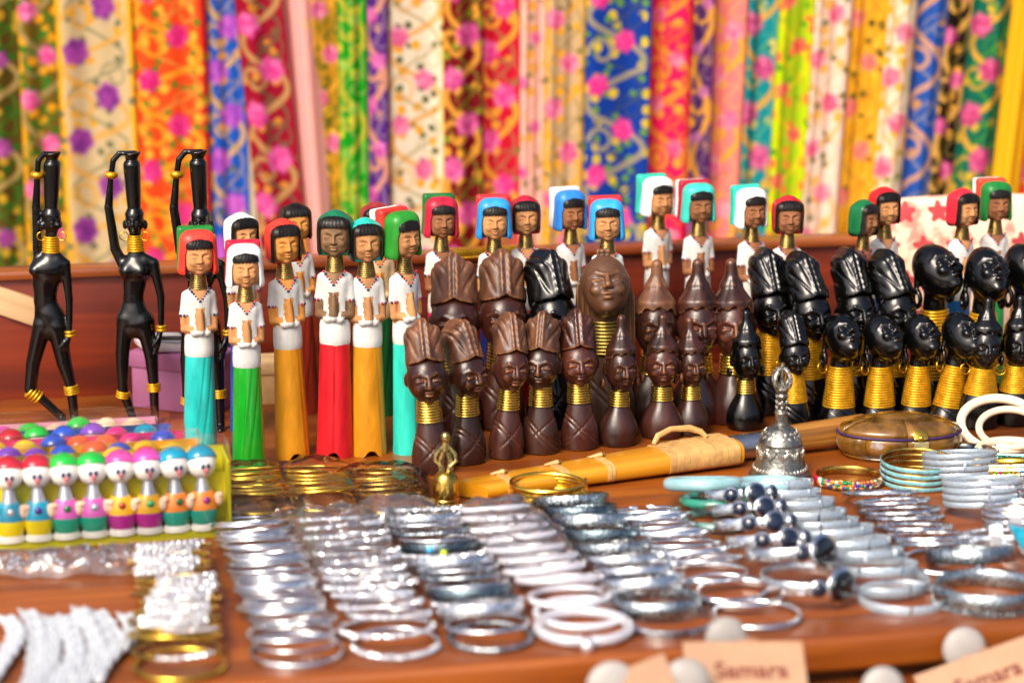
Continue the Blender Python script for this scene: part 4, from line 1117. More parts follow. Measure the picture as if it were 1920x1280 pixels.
# ================================================================== BLACK STANDING FIGURES WITH JARS
def statue_meshes(K, cx):
    s = .2306
    def q(zx, zy, y=0.0):
        return ((zx - cx) * s, y, (1260 - zy) * s)
    def chain(V, X, Y, Z, pts, k):
        for a, b in zip(pts, pts[1:]):
            V = sm(V, cap(X, Y, Z, q(*a[:2], a[3]), q(*b[:2], b[3]), a[2] * s, b[2] * s), k)
        return V
    def fn(X, Y, Z):
        V = np.full(X.shape, 50.0, np.float32)
        hx, hz = K['head']
        hyaw = radians(K['hyaw']); ch, sh_ = cos(hyaw), sin(hyaw)
        c = q(hx, hz)
        LX, LY = (X - c[0]) * ch + Y * sh_, -(X - c[0]) * sh_ + Y * ch
        hd = ell(LX, LY, Z, (0, 0, c[2]), (9.2, 10, 14))
        hd = face(hd, LX, LY, Z, (0, 0, c[2] - 1), (9.2, 10, 14), eye=.0, deep=.9, lips=1.2)
        hd = sm(hd, np.maximum(ell(LX, LY, Z, (0, .8, c[2] + 1), (10.4, 11, 14.6)), c[2] + 5 - Z), .8)
        hd = sm(hd, ell(LX, LY, Z, (0, 7, c[2] - 3), (8.5, 7, 8.5)), 2)
        for e in (-1, 1):
            hd = sm(hd, ell(LX, LY, Z, (e * 10.2, 2.5, c[2] - 5), (2.6, 4, 5)), 1.2)
        V = np.minimum(V, hd)
        nk = K['neck']
        V = sm(V, cap(X, Y, Z, q(*nk[0], 1), q(*nk[1], 1), 6, 6.6), 3)
        b = np.full(X.shape, 50.0, np.float32)
        for (zx, zy, rx, ry, rz, yy) in K['body']:
            p = q(zx, zy, yy)
            b = sm(b, ell(X, Y, Z, p, (rx * s, ry, rz * s)), 9)
        for (ax_, az_, ar), (bx_, bz_, br_) in zip(K['torso'], K['torso'][1:]):
            b = sm(b, cap(X, Y - 1, Z, q(ax_, az_), q(bx_, bz_), ar * s, br_ * s, sy=.72), 5)
        for p in K['arms'] + K['legs']:
            b = sm(b, chain(np.full(X.shape, 50.0, np.float32), X, Y, Z, p, .7), 3.5)
        V = sm(V, b, 3)
        j = K['jar']
        bot, top = q(j[0], 298), q(j[1], 96)
        t = np.clip((Z - bot[2]) / (top[2] - bot[2]), 0, 1)
        jx = bot[0] + (top[0] - bot[0]) * t
        jr = np.sqrt((X - jx) ** 2 + Y ** 2)
        jar = np.maximum(np.maximum(jr - (6.6 + 2.1 * t ** .7) + 1.2 * np.exp(-((t - .97) / .02) ** 2), bot[2] - 1 - Z), Z - top[2])
        jar = np.minimum(jar, np.maximum(np.sqrt((X - top[0]) ** 2 + Y ** 2) - 6.0, np.maximum(top[2] - 1 - Z, Z - top[2] - 4)))
        rim = np.maximum(np.sqrt((X - top[0] - .5) ** 2 + Y ** 2) - (5.5 + (Z - top[2] - 2) * .55), np.maximum(top[2] + 2 - Z, Z - top[2] - 8.5 - .10 * (X - top[0])))
        V = np.minimum(V, np.minimum(jar, rim))
        for (a, bb, r) in K['extra']:
            V = sm(V, cap(X, Y, Z, q(*a), q(*bb), r[0], r[1]), 1)
        return np.maximum(V, .5 - Z)
    me = sdf_parts(fn, (-34, -20, -1), (34, 20, 284), 1.1)[0]
    bands = []
    for kind, a, b, r, n in K['bands']:
        A, B = Vector(q(*a)), Vector(q(*b))
        ln = (B - A).length
        m = rings_mesh(-ln / 2, ln / 2, r[0], r[1], n, sy=1.0)
        rot = (B - A).to_track_quat('Z', 'Y').to_euler()
        bands.append((kind, m, (A + B) / 2 * .001, rot))
    return me, bands
K_FRONT = dict(torso=[(632, 520, 40), (625, 575, 56), (616, 640, 44), (608, 700, 36), (610, 760, 52), (616, 810, 70)],head=(628, 355), hyaw=-4, neck=((628, 420), (628, 500)), jar=(628, 624),
    body=[(622, 560, 66, 10, 52, 0), (588, 575, 24, 8, 24, -5), (656, 575, 24, 8, 24, -5), (612, 690, 38, 7.5, 70, 1), (616, 800, 78, 11, 58, 2)],
    arms=[[(565, 535, 24, 0), (540, 480, 22, 0), (518, 300, 19, 0), (532, 170, 13, 0), (545, 95, 13, 0), (572, 64, 12, 0), (640, 58, 8, 0)],
          [(672, 530, 26, 0), (705, 545, 24, 0), (732, 690, 17, -1), (731, 830, 12, -3)]],
    legs=[[(575, 790, 40, 0), (556, 950, 30, -2), (554, 1110, 23, -3), (578, 1195, 19, 0), (592, 1245, 17, 0), (586, 1256, 14, -8)],
          [(655, 800, 42, 0), (682, 960, 30, 0), (688, 1100, 22, 0), (688, 1240, 18, 1), (692, 1256, 14, -8)]],
    extra=[((729, 835, -3), (712, 900, -5), (2.8, 3.6)), ((716, 890, -6), (700, 945, -7), (1.7, 1.0)), ((710, 890, -4), (692, 940, -4), (1.7, 1.0)), ((722, 892, -4), (712, 942, -5), (1.6, 1.0)), ((718, 872, -7), (694, 905, -9), (1.6, 1.0))],
    bands=[('bracelet', (533, 176, 0), (536, 138, 0), (4.2, 4.2), 1), ('bracelet', (732, 845, -3), (731, 815, -3), (4.4, 4.4), 2),
           ('anklet', (550, 1145, -3), (556, 1112, -3), (6.4, 6.4), 3), ('anklet', (688, 1118, 0), (687, 1078, 0), (6.6, 6.6), 4), ('neck_rings', (628, 492, 1), (628, 418, 1), (8.6, 6.6), 7)])
K_SIDE = dict(torso=[(262, 520, 44), (248, 575, 66), (232, 640, 52), (226, 710, 42), (240, 770, 54), (250, 820, 62)],head=(272, 355), hyaw=42, neck=((266, 420), (262, 505)), jar=(272, 284),
    body=[(252, 560, 76, 10, 50, 0), (196, 572, 26, 8, 24, -4), (232, 700, 40, 8, 75, 1), (250, 800, 66, 11, 62, 2)],
    arms=[[(205, 540, 22, 2), (203, 480, 21, 2), (206, 300, 19, 1), (217, 170, 13, 0), (225, 95, 13, 0), (250, 66, 12, 0), (302, 62, 8, 0)],
          [(295, 530, 28, 0), (322, 548, 24, 0), (334, 700, 17, -1), (333, 850, 12, -3)]],
    legs=[[(212, 820, 42, 0), (165, 990, 31, -2), (150, 1105, 26, -4), (190, 1145, 20, -1), (278, 1240, 18, 4), (284, 1255, 14, -2)],
          [(275, 830, 44, 0), (300, 990, 33, 0), (325, 1090, 24, 0), (335, 1236, 19, 1), (338, 1256, 14, -7)]],
    extra=[((331, 855, -3), (312, 915, -5), (2.8, 3.6)), ((316, 905, -6), (298, 958, -7), (1.7, 1.0)), ((308, 905, -4), (288, 950, -4), (1.7, 1.0)), ((322, 905, -4), (310, 958, -5), (1.6, 1.0)), ((316, 885, -7), (290, 918, -9), (1.6, 1.0))],
    bands=[('bracelet', (216, 176, 0), (220, 138, 0), (4.3, 4.3), 1), ('bracelet', (334, 870, -3), (333, 838, -3), (4.6, 4.6), 2),
           ('anklet', (140, 1108, -4), (186, 1150, -1), (6.6, 6.4), 4), ('anklet', (331, 1130, 0), (325, 1090, 0), (7.4, 7.0), 4), ('neck_rings', (262, 498, 1), (266, 424, 1), (8.6, 7.0), 7)])
SG = 'slender black figures balancing jars'
for K, cx_, px, lab in ((K_SIDE, 265, 110, 'black slender figure with turned head and bent knee, leftmost of the jar bearers'),
                        (K_FRONT, 625, 264, 'black slender figure facing forward with a jar on its head, beside the pink box'),
                        (None, 0, 386, 'black slender jar bearer half hidden behind the red hooded teal skirted doll')):
    p = P(px, 792 if px < 300 else 806)
    h = height_at(p, 282 if px < 300 else 279)
    if K:
        me, bands = statue_meshes(K, cx_)
    t = thing('jar_bearer_figure', lab, 'figurine', p, (0, 0, 0), SG, h / .279)
    obj('body', me, M_BLACK, t)
    for kind, m, lo, ro in bands:
        obj(kind, m, M_GOLDP, t, loc=lo, rot=ro)
    hx = (K or K_FRONT)['head'][0] - (cx_ or 625)
    for e in (-1, 1):
        obj('earring', ME_HOOP, M_GOLDW, t, loc=(hx * .00023 + e * .0105, -.003, .193), rot=(radians(85), 0, radians(-10 * e)), scale=.8)

# ================================================================== STORAGE BOXES BEHIND
def prism_box(name, lab, cat, mat, loc, size, yaw, lid=None):
    t = thing(name, lab, cat, loc, (0, 0, yaw))
    bm = bmesh.new(); box(bm, (0, 0, size[2] * .36), (size[0], size[1], size[2] * .72), .0015)
    obj('box_body', bm, mat, t)
    bm = bmesh.new(); box(bm, (0, 0, size[2] * .86), (size[0] + .004, size[1] + .004, size[2] * .28), .0015)
    obj('lid', bm, lid or mat, t)
    return t
M_MAUVE = pm('mauve_card', '#a4628c', .7, var=.08, scale=20)
p = PD(352, 720, 2.46)
prism_box('cardboard_box', 'flat mauve pink cardboard box behind the slender black figures', 'box', M_MAUVE, (p.x, 2.45, 0), (.095, .06, .060), radians(-24), M_MAUVE)
p = PD(478, 730, 2.47)
prism_box('jewel_box', 'small cream box between the green and ochre skirted dolls', 'box', pm('cream_card', '#d8b27a', .6), (p.x, 2.47, 0), (.055, .045, .045), radians(10), pm('cream_lid', '#e6c48a', .55))
p = PD(318, 642, 2.50)
bm = bmesh.new(); box(bm, (0, 0, .006), (.05, .05, .012), .004, rot=Euler((0, radians(4), 0)))
o = obj('folded_paper', bm, pm('white_paper', '#d8d4d6', .7), loc=(p.x, 2.45, .061), rot=(0, 0, .4))
tag(o, 'white folded paper lying on the mauve box', 'paper')
bm = bmesh.new(); tube([(0, 0, 0), (.05, .01, -.002), (.11, .005, -.012)], [.0022, .0025, .002], 8, bm)
p = PD(262, 650, 2.42)
o = obj('incense_stick', bm, M_BLACK, loc=p)
o.location.z = .078; o.rotation_euler.y = 0
tag(o, 'thin black stick lying across the mauve box', 'stick')
# pale strip built in place of a line of light, far left
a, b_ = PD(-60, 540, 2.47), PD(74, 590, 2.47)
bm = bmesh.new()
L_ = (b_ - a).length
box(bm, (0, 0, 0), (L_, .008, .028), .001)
o = obj('light_streak', bm, wood('pale_light_streak', '#b08a60', '#c9a67a', '#d9ba8e', rough=.6, coat=0), loc=(a + b_) / 2)
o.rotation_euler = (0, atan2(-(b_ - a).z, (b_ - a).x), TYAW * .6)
tag(o, 'pale slanting strip imitating a line of light on the back board, far left', 'light streak')
# gold strip added to imitate light catching the back board's top trim
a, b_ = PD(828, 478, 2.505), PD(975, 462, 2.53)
t = thing('lit_trim_strip', 'gold edged strip imitating light on the board trim behind the crimson hooded doll', 'added light strip', (a.x, a.y, 0), (0, 0, atan2(b_.y - a.y, b_.x - a.x)))
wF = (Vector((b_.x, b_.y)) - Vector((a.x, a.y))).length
M_LIT_TRIM = pm('lit_trim_gold', '#e0ac28', .3, .8, var=.15, scale=200, bump=.3)
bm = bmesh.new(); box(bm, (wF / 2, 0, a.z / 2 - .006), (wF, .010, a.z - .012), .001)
obj('added_strip_panel', bm, M_BOARD, t)
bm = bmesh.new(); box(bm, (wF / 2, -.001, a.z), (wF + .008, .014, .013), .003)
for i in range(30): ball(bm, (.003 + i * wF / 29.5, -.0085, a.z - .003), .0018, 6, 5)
obj('lit_trim_edge', bm, M_LIT_TRIM, t)

# ================================================================== WRAPPED TOY FIGURES
M_PLASTIC, tt, bb = newmat('clear_plastic')
def clear_plastic(m, alpha=.16, ior=1.28, rough=.08, bump=0.0, bs=90, tint=(1, 1, 1, 1)):
    t = m.node_tree; N, L = t.nodes, t.links
    out = N['Material Output']
    for n in [n for n in N if n.type == 'BSDF_PRINCIPLED']: N.remove(n)
    tr = N.new('ShaderNodeBsdfTransparent'); tr.inputs[0].default_value = tint
    gl = N.new('ShaderNodeBsdfGlossy'); gl.inputs['Roughness'].default_value = rough
    fr = N.new('ShaderNodeFresnel'); fr.inputs['IOR'].default_value = ior
    ad = N.new('ShaderNodeMath'); ad.operation = 'ADD'; ad.inputs[1].default_value = alpha * .5; ad.use_clamp = True
    L.new(fr.outputs[0], ad.inputs[0])
    mx = N.new('ShaderNodeMixShader')
    L.new(ad.outputs[0], mx.inputs[0]); L.new(tr.outputs[0], mx.inputs[1]); L.new(gl.outputs[0], mx.inputs[2])
    last = mx
    if alpha > .1:
        df = N.new('ShaderNodeBsdfTranslucent'); df.inputs[0].default_value = (.9, .88, .92, 1)
        d2 = N.new('ShaderNodeBsdfDiffuse'); d2.inputs[0].default_value = (.9, .88, .92, 1)
        a2 = N.new('ShaderNodeMixShader'); L.new(df.outputs[0], a2.inputs[1]); L.new(d2.outputs[0], a2.inputs[2])
        m3 = N.new('ShaderNodeMixShader'); m3.inputs[0].default_value = alpha * .28
        L.new(mx.outputs[0], m3.inputs[1]); L.new(a2.outputs[0], m3.inputs[2]); last = m3
    if bump:
        tc = N.new('ShaderNodeTexCoord')
        nz = N.new('ShaderNodeTexNoise'); nz.inputs['Scale'].default_value = bs; nz.inputs['Detail'].default_value = 3
        L.new(tc.outputs['Object'], nz.inputs[0])
        bp = N.new('ShaderNodeBump'); bp.inputs['Strength'].default_value = bump; bp.inputs['Distance'].default_value = .004
        L.new(nz.outputs['Fac'], bp.inputs['Height'])
        L.new(bp.outputs[0], gl.inputs['Normal'])
    L.new(last.outputs[0], out.inputs['Surface'])
clear_plastic(M_PLASTIC, .03, rough=.05, bump=.3, bs=60, ior=1.22)
M_TOYWHITE = pm('toy_white', '#eceae4', .35, var=.04)
M_TOYFLESH = pm('toy_flesh', '#f0cdb0', .35, var=.04)
M_SILVERP = pm('silver_paint', '#b8bcc4', .35, .7, var=.08)
M_TOYEYE = pm('toy_eye_blue', '#16265a', .35)
M_TOYNOSE = pm('toy_nose_pink', '#e0707a', .4)
def lp(l, seg=20, sy=1.0):
    return to_mesh(lathe([(max(r, .05) * .001, z * .001) for r, z in l], seg, 1, sy), 'toy', True, 50)
T_FEET = lp([(8, 0), (11.5, .4), (12, 3), (10.5, 6), (9, 6.6)], 20, .8)
T_PANTS = lp([(9, 5.5), (10.4, 7), (12.0, 13), (12.4, 19)], 20, .85)
T_SHIRT = lp([(12.4, 19), (12.2, 23), (10.6, 30), (8.6, 34.4), (6, 34.8)], 20, .85)
T_NECK = lp([(7.4, 34), (5.8, 40), (4.6, 47), (4, 50)], 16)
bm = bmesh.new(); ball(bm, (0, 0, .0585), (.0128, .0122, .0135), 18, 12); T_HEAD = to_mesh(bm, 'toy_head', True, None)
def f_hat(X, Y, Z):
    V = ell(X, Y, Z, (0, 1.0, 60.0), (14.2, 13.8, 14.2))
    return np.maximum(V, 60.8 - Z - .45 * Y)
T_HAT = sdf_parts(f_hat, (-17, -17, 50), (17, 17, 77), 1.0)[0]
bm = bmesh.new()
for s_ in (-1, 1):
    ball(bm, (s_ * .0022, -.0119, .0572), (.0019, .0011, .0024), 8, 6)
T_EYES = to_mesh(bm, 'toy_eyes', True, None)
bm = bmesh.new()
vv = [bm.verts.new(v) for v in ((-.0022, -.0126, .0556), (.0022, -.0126, .0556), (0, -.0108, .0480), (0, -.0142, .0540))]
for f_ in ((0, 1, 3), (1, 2, 3), (2, 0, 3), (0, 2, 1)): bm.faces.new([vv[i] for i in f_])
T_NOSE = to_mesh(bm, 'toy_nose', False)
bm = bmesh.new()
ball(bm, (0, 0, 0), (.0042, .0040, .0062), 10, 8); ball(bm, (.001, -.002, .0035), (.0034, .003, .003), 8, 6); T_HAND = to_mesh(bm, 'toy_hand', True, None)
bm = bmesh.new(); ball(bm, (0, -.0102, .0275), (.0032, .0016, .0032), 8, 6); T_GEM = to_mesh(bm, 'toy_gem', True, None)
_gl = {}
def gloss(h, r=.22):
    if h not in _gl: _gl[h] = pm('toy_enamel_' + h.strip('#'), h, r, var=.06, coat=.4)
    return _gl[h]
def gem(h):
    k = 'gem' + h
    if k not in _gl: _gl[k] = pm('rhinestone_' + h.strip('#'), h, .08, .6, var=.1, coat=1)
    return _gl[k]
def toy(hat, shirt, pants, gm, label, parent_loc, yaw, lean, face_mat=None, full=True):
    t = thing('toy_figure', label, 'toy', parent_loc, (lean, 0, yaw), 'small painted toy figures packed in clear boxes')
    hd = obj('head', T_HEAD, face_mat or M_TOYWHITE, t)
    obj('hat', T_HAT, gloss(hat), t)
    obj('shirt', T_SHIRT, gloss(shirt), t)
    obj('neck', T_NECK, M_SILVERP, t)
    if full:
        obj('eyes', T_EYES, M_TOYEYE, hd); obj('nose', T_NOSE, M_TOYNOSE, hd)
        obj('pants', T_PANTS, gloss(pants), t)
        obj('feet', T_FEET, M_TOYWHITE, t)
        obj('gem', T_GEM, gem(gm), t)
        for s in (-1, 1):
            obj('hand', T_HAND, M_TOYFLESH, t, loc=(s * .0128, -.004, .0265))
    return t
HAT = {'red': '#c8102e', 'green': '#12b83c', 'pink': '#e04aae', 'blue': '#0a94b8', 'purple': '#7a3cc0', 'yellow': '#ecc414', 'orange': '#ee5a1a', 'cobalt': '#1250c8', 'peach': '#f0a078', 'magenta': '#d8147c', 'flesh': '#f2cfae'}
# front box: eight figures across, seen whole
F0, F1 = P(22, 1022), P(384, 998)
dirv = (F1 - F0).normalized(); dyaw = atan2(dirv.y, dirv.x)
nrm = Vector((-dirv.y, dirv.x, 0))
rows = [
 [('red', '#0a9ac0', '#e8d414', '#e8e8f0'), ('red', '#0a9ac0', '#e8d414', '#4a1aa0'), ('green', '#dc60c0', '#0a9a80', '#0a8a4a'), ('green', '#dc60c0', '#0a9a80', '#b8e8f0'),
  ('pink', '#f4b814', '#b8249a', '#d84a10'), ('pink', '#f4b814', '#b8249a', '#10b87a'), ('blue', '#f48a2a', '#12a08e', '#0a7a4a'), ('blue', '#f48a2a', '#12a08e', '#a81aa0')],
 ['peach', 'peach', 'cobalt', 'pink', 'yellow', 'orange', 'yellow', 'yellow'],
 ['red', 'purple', 'purple', 'cobalt', 'orange', 'cobalt', 'yellow', 'yellow'],
 ['magenta', 'yellow', 'yellow', 'cobalt', 'orange', 'orange', 'magenta', 'cobalt'],
 ['pink', 'blue', 'red', 'green', 'cobalt', 'purple', 'magenta', 'blue'],
 ['blue', 'pink', 'pink', 'green', 'flesh', 'green', 'flesh', 'flesh'],
]
WORD = ['first', 'second', 'third', 'fourth', 'fifth', 'sixth', 'seventh', 'eighth']
M_TRAYY = pm('yellow_green_card', '#c8c010', .5, var=.08, scale=30)
M_TRAYO = pm('orange_yellow_card', '#f0b010', .5, var=.08, scale=30)
step = (F1 - F0) / 7
GAPS = [0, .027, .054, .083, .112, .140]
tr = random.Random(4)
rowname = ['in the front box', 'in the back row of the front box', 'in the second box from the front', 'in the third box from the front', 'in the fourth box from the front', 'in the rearmost box']
for r, row in enumerate(rows):
    base = F0 + nrm * GAPS[r] + dirv * (0 if r < 2 else -.010 * r)
    for k, e in enumerate(row):
        loc = base + step * k + Vector((0, 0, .003 - .0 * r))
        if r == 0:
            hat, sh_, pa, gm = e
            lab = '%s hatted toy with %s gem, %s from the left visible in the front box' % (hat, {'#e8e8f0': 'clear', '#4a1aa0': 'violet', '#0a8a4a': 'green', '#b8e8f0': 'pale blue', '#d84a10': 'amber', '#10b87a': 'mint', '#0a7a4a': 'dark green', '#a81aa0': 'purple'}[gm], WORD[k])
            toy(HAT[hat], sh_, pa, gm, lab, loc, dyaw + radians(tr.uniform(-9, 9)) + .12, radians(-4))
        else:
            fm = M_TOYFLESH if e == 'flesh' else None
            toy(HAT[e], HAT[tr.choice(['pink', 'blue', 'orange', 'yellow', 'red'])], '', '', '%s hatted toy, %s from the left %s' % (e if e != 'flesh' else 'bare peach', WORD[k], rowname[r]), loc + Vector((tr.uniform(-.003, .003), tr.uniform(-.002, .002), tr.uniform(-.005, -.001))), dyaw + radians(tr.uniform(-10, 10)), radians(tr.uniform(-3, 6)), fm, full=False).scale = (.9, .9, .96)
def plastic_box(r0, r1, lab, card, x1):
    """open card tray with a clear film sleeve"""
    d0, d1 = GAPS[r0] - .0175, GAPS[r1] + .013
    o0 = F0 + dirv * (-.03 if r0 == 0 else -.010 * r0 - .03)
    Lx = (F1 - F0).length + .052
    t = thing('toy_box', lab, 'toy box', o0 + nrm * d0, (0, 0, dyaw), 'clear boxes of toy figures')
    D = d1 - d0
    bm = bmesh.new(); box(bm, (Lx / 2, D / 2, .0012), (Lx, D - .002, .0018))
    box(bm, (Lx / 2, D - .0015, .034), (Lx, .0015, .066))
    box(bm, (Lx - .0012, D / 2 + .001, .034), (.0015, D - .006, .062))
    if r0 == 0: box(bm, (Lx / 2, .0305, .026), (Lx - .004, .0012, .048))
    obj('card_tray', bm, card, t)
    bm = bmesh.new()
    nx = 40
    prof = [(0, .001), (-.0005, .03), (-.0005, .072), (.004, .0785), (D * .5, .0795), (D - .001, .078)]
    cols = []
    for i in range(nx + 1):
        x = Lx * i / nx
        cols.append([bm.verts.new((x, y + .0012 * mnoise.noise((x * 40, z * 40, r0)), z + .0012 * mnoise.noise((x * 30, y * 50, r0 + 5)))) for y, z in prof])
    for a, b in zip(cols, cols[1:]):
        for j in range(len(prof) - 1):
            bm.faces.new((a[j], b[j], b[j + 1], a[j + 1]))
    bm.faces.new(cols[-1]); 
    obj('film_sleeve', to_mesh(bm, 'film', True, 35), M_PLASTIC, t)
plastic_box(0, 1, 'front clear box with yellow green card holding eight upright toys', M_TRAYY, 410)
plastic_box(2, 2, 'clear toy box right behind the front one, purple and cobalt hats inside', M_TRAYO, 355)
plastic_box(3, 3, 'clear toy box in the middle of the row of boxes', gloss('#d03a7a'), 345)
plastic_box(4, 4, 'clear toy box just in front of the rearmost one', gloss('#2a6ac0'), 340)
plastic_box(5, 5, 'rearmost clear toy box by the feet of the slender black figures', gloss('#e0a0b8'), 325)

# ================================================================== JEWELLERY
M_SILV = pm('bright_silver', '#e2e6ea', .17, 1.0, var=.1, scale=150, bump=.1, bscale=300)
M_SILVM = pm('brushed_silver', '#d2d7dc', .25, 1.0, var=.15, scale=200, bump=.4, bscale=420)
M_ANTQ = pm('antique_silver', '#a4afb4', .27, 1.0, var=.45, scale=260, bump=.9, bscale=380)
M_DSILV = pm('dark_silver', '#66767e', .25, 1.0, var=.4, scale=220, bump=.8, bscale=380)
M_CRYST = pm('crystal_white', '#e0e4ec', .10, .6, var=.2, scale=400, coat=1.0)
M_MILK = pm('milky_white', '#cfcfd8', .2, .2, var=.06, scale=120, coat=.6)
M_BANDG = pm('pale_grey_shell', '#a8b6c2', .22, .35, var=.18, scale=380, bump=.3, bscale=400)
M_GOLDB = pm('bright_gold', '#e6bc4c', .22, 1.0, var=.12, scale=150)
M_BRASSO = pm('old_brass', '#c09c4c', .26, 1.0, var=.25, scale=120)
M_ONYX = pm('black_onyx', '#05060a', .06, coat=1.0, var=.05)
M_BLUEONYX = pm('blue_black_stone', '#0a1a30', .08, coat=1.0, var=.1)
M_JADE = pm('pale_blue_jade', '#8fb9c0', .22, var=.22, scale=60, coat=.6, sss=.2)
M_JADEG = pm('green_jade', '#2f8a74', .22, var=.3, scale=60, coat=.6)
M_IVORY = pm('ivory_white', '#e2d2b4', .30, var=.08, scale=40, coat=.3)
M_TURQ = pm('turquoise_inlay', '#1fa0c0', .3, var=.3, scale=200, bump=.3)
BR = .0335
def rmesh(prof, R=BR, **k):
    return to_mesh(ring_profile(prof, R, 56, **k), 'bangle', True, 50)
R_THIN = rmesh(circ(.0013, 8))
R_ROUND = rmesh(circ(.0021, 8))
R_FLAT = rmesh(rect(.0016, .0056))
R_WIDE = rmesh([(x + (.0012 if abs(z) < .002 else 0), z) for x, z in [(.0012, -.0042), (.0018, -.0022), (.0018, .0022), (.0012, .0042), (-.0006, .0046), (-.0006, -.0046)]], rfun=lambda a: 1 + .10 * sin(a * 36))
R_TWIST = rmesh(circ(.0024, 8), rfun=lambda a: 1 + .20 * sin(a * 44))
R_MILK = rmesh(circ(.0034, 10))
R_BAND = rmesh(rect(.0018, .0078))
R_CUFFW = rmesh(rect(.0030, .0125, .001), rfun=lambda a: 1 + .05 * sin(a * 50))
def multi(nr, h):
    bm = bmesh.new()
    for k in range(nr):
        ring_profile([(d, z + (k - (nr - 1) / 2) * h) for d, z in rect(.0016, h * .86, .0005)], BR, 56, bm=bm)
    return to_mesh(bm, 'bangle', True, 50)
R_MULTI = multi(4, .0058)
R_OPEN = None
def beads_on(R, n, r, a0, a1, jit=0, z=0, out=.0012, seg=6, mats=1, rr=random.Random(2)):
    bm = bmesh.new()
    for k in range(n):
        a = a0 + (a1 - a0) * k / max(1, n - 1) if abs(a1 - a0 - 2 * pi) > .01 else 2 * pi * k / n
        q = r * (1 + jit * (rr.random() - .5))
        ball(bm, ((R + out) * sin(a), -(R + out) * cos(a), z + jit * .0015 * (rr.random() - .5)), q, seg, 5, mat=rr.randrange(mats), rot=Euler((rr.random() * 6, rr.random() * 6, 0)))
    return bm
def flat_facets(bm):
    return to_mesh(bm, 'stones', False)
S_CRY9 = flat_facets(beads_on(BR, 16, .0020, -.2, 1.1, .5))
S_CRY = flat_facets(beads_on(BR, 34, .0027, -1.25, 1.25, .5))
S_CRYALL = flat_facets(beads_on(BR, 60, .0022, 0, 2 * pi, .5))
bm = bmesh.new()
rq = random.Random(8)
for k in range(11):
    a = -.72 + 1.44 * k / 10
    for j in range(5):
        ball(bm, ((BR + .0018 + .002 * (rq.random() - .3)) * sin(a + .035 * cos(j * 1.256)), -(BR + .0018 + .002 * rq.random()) * cos(a + .035 * cos(j * 1.256)), .0034 * sin(j * 1.256) + .001), .0019, 6, 4, rot=Euler((rq.random() * 6, rq.random() * 6, 0)))
S_FLOWER = flat_facets(bm)
def bars(angs, wd=.0022, h=.0086):
    out = []
    for a in angs:
        bm = bmesh.new(); box(bm, ((BR + .0002) * sin(a), -(BR + .0002) * cos(a), 0), (wd, .0024, h), rot=Euler((0, 0, a)))
        out.append(('silver_bar', to_mesh(bm, 'bar', False), M_SILV))
    return out
S_BARS = [bars([-.25, .55]), bars([.1, .9]), bars([-.7, .35])]
jr = random.Random(11)
def bangle(c, theta, yaw, ring, mat, label, group, spin=0.0, deco=None, scale=1.0, cat='bangle', name='bangle', roll=0.0, z=None):
    o = obj(name, ring, mat)
    th = theta
    M = Matrix.Rotation(yaw, 4, 'Z') @ Matrix.Rotation(-th, 4, 'X') @ Matrix.Rotation(roll, 4, 'Y') @ Matrix.Rotation(spin, 4, 'Z')
    zz = (BR * scale * abs(sin(th)) + .0035) if z is None else z
    o.matrix_world = Matrix.Translation(Vector((c.x, c.y, zz))) @ M @ Matrix.Scale(scale, 4)
    tag(o, label, cat, group)
    for nm, me, m in (deco or ()):
        obj(nm, me, m, o)
    return o
ORD = 'first second third fourth fifth sixth seventh eighth ninth tenth eleventh twelfth thirteenth fourteenth fifteenth sixteenth seventeenth eighteenth nineteenth twentieth twenty-first twenty-second twenty-third twenty-fourth'.split()
def column(front, back, n, protos, labels, group, theta=15, ramp=2, scale=1.0, flat0=0.0, jit=1.0, extra_yaw=0.0, spin=None, zlift=0):
    """bangles fallen like dominoes: the nearest lies flat, the others lean on it one behind the other"""
    p0, p1 = P(*front), P(*back)
    d = p1 - p0
    yaw = atan2(d.y, d.x) - pi / 2 + extra_yaw
    for i in range(n):
        f = i / max(1, n - 1)
        c = p0 + d * f + Vector((jr.uniform(-.0028, .0028) * jit, jr.uniform(-.0014, .0014) * jit, 0))
        th = radians(theta * min(1.0, i / ramp) if i else flat0) + radians(jr.uniform(-1.5, 1.5) * jit * (i > 0))
        ring, mat, deco = protos[i % len(protos)] if not callable(protos) else protos(i)
        lab = labels[0] if i == 0 and labels[0] != labels[1] else labels[1] + ', ' + ORD[i] + ' from the near end'
        bangle(c, th, yaw + radians(jr.uniform(-9, 9) * jit), ring, mat, lab, group, spin=jr.uniform(-.4, .4) if spin is None else spin, deco=deco, scale=scale * (.97 + jr.uniform(-.05, .05) * jit),
               z=BR * scale * sin(max(0, th)) + .003 + zlift)
# gold bangles set with white flowers
fl = [('crystal_flowers', S_FLOWER, M_CRYST)]
column((338, 1252), (322, 1052), 14, lambda i: (R_ROUND, M_GOLDB if i % 3 != 1 else M_BRASSO, fl if i > 3 else ([('crystals', S_CRY9, M_CRYST)] if i % 2 else None)),
       ['gold bangle with a row of crystals lying nearest, below the white flower bangles', 'white flowered gold bangle in the left row'], 'gold bangles with white flowers', 15)
# thin plain silver bangles
column((560, 1228), (468, 996), 24, lambda i: ((R_FLAT if i % 5 == 0 else (R_ROUND if i % 4 == 2 else R_THIN)), M_SILV, None),
       ['flat silver bangle lying nearest in the row of thin plain ones', 'thin silver bangle beside the flowered row'], 'thin plain silver bangles', 14, 3)
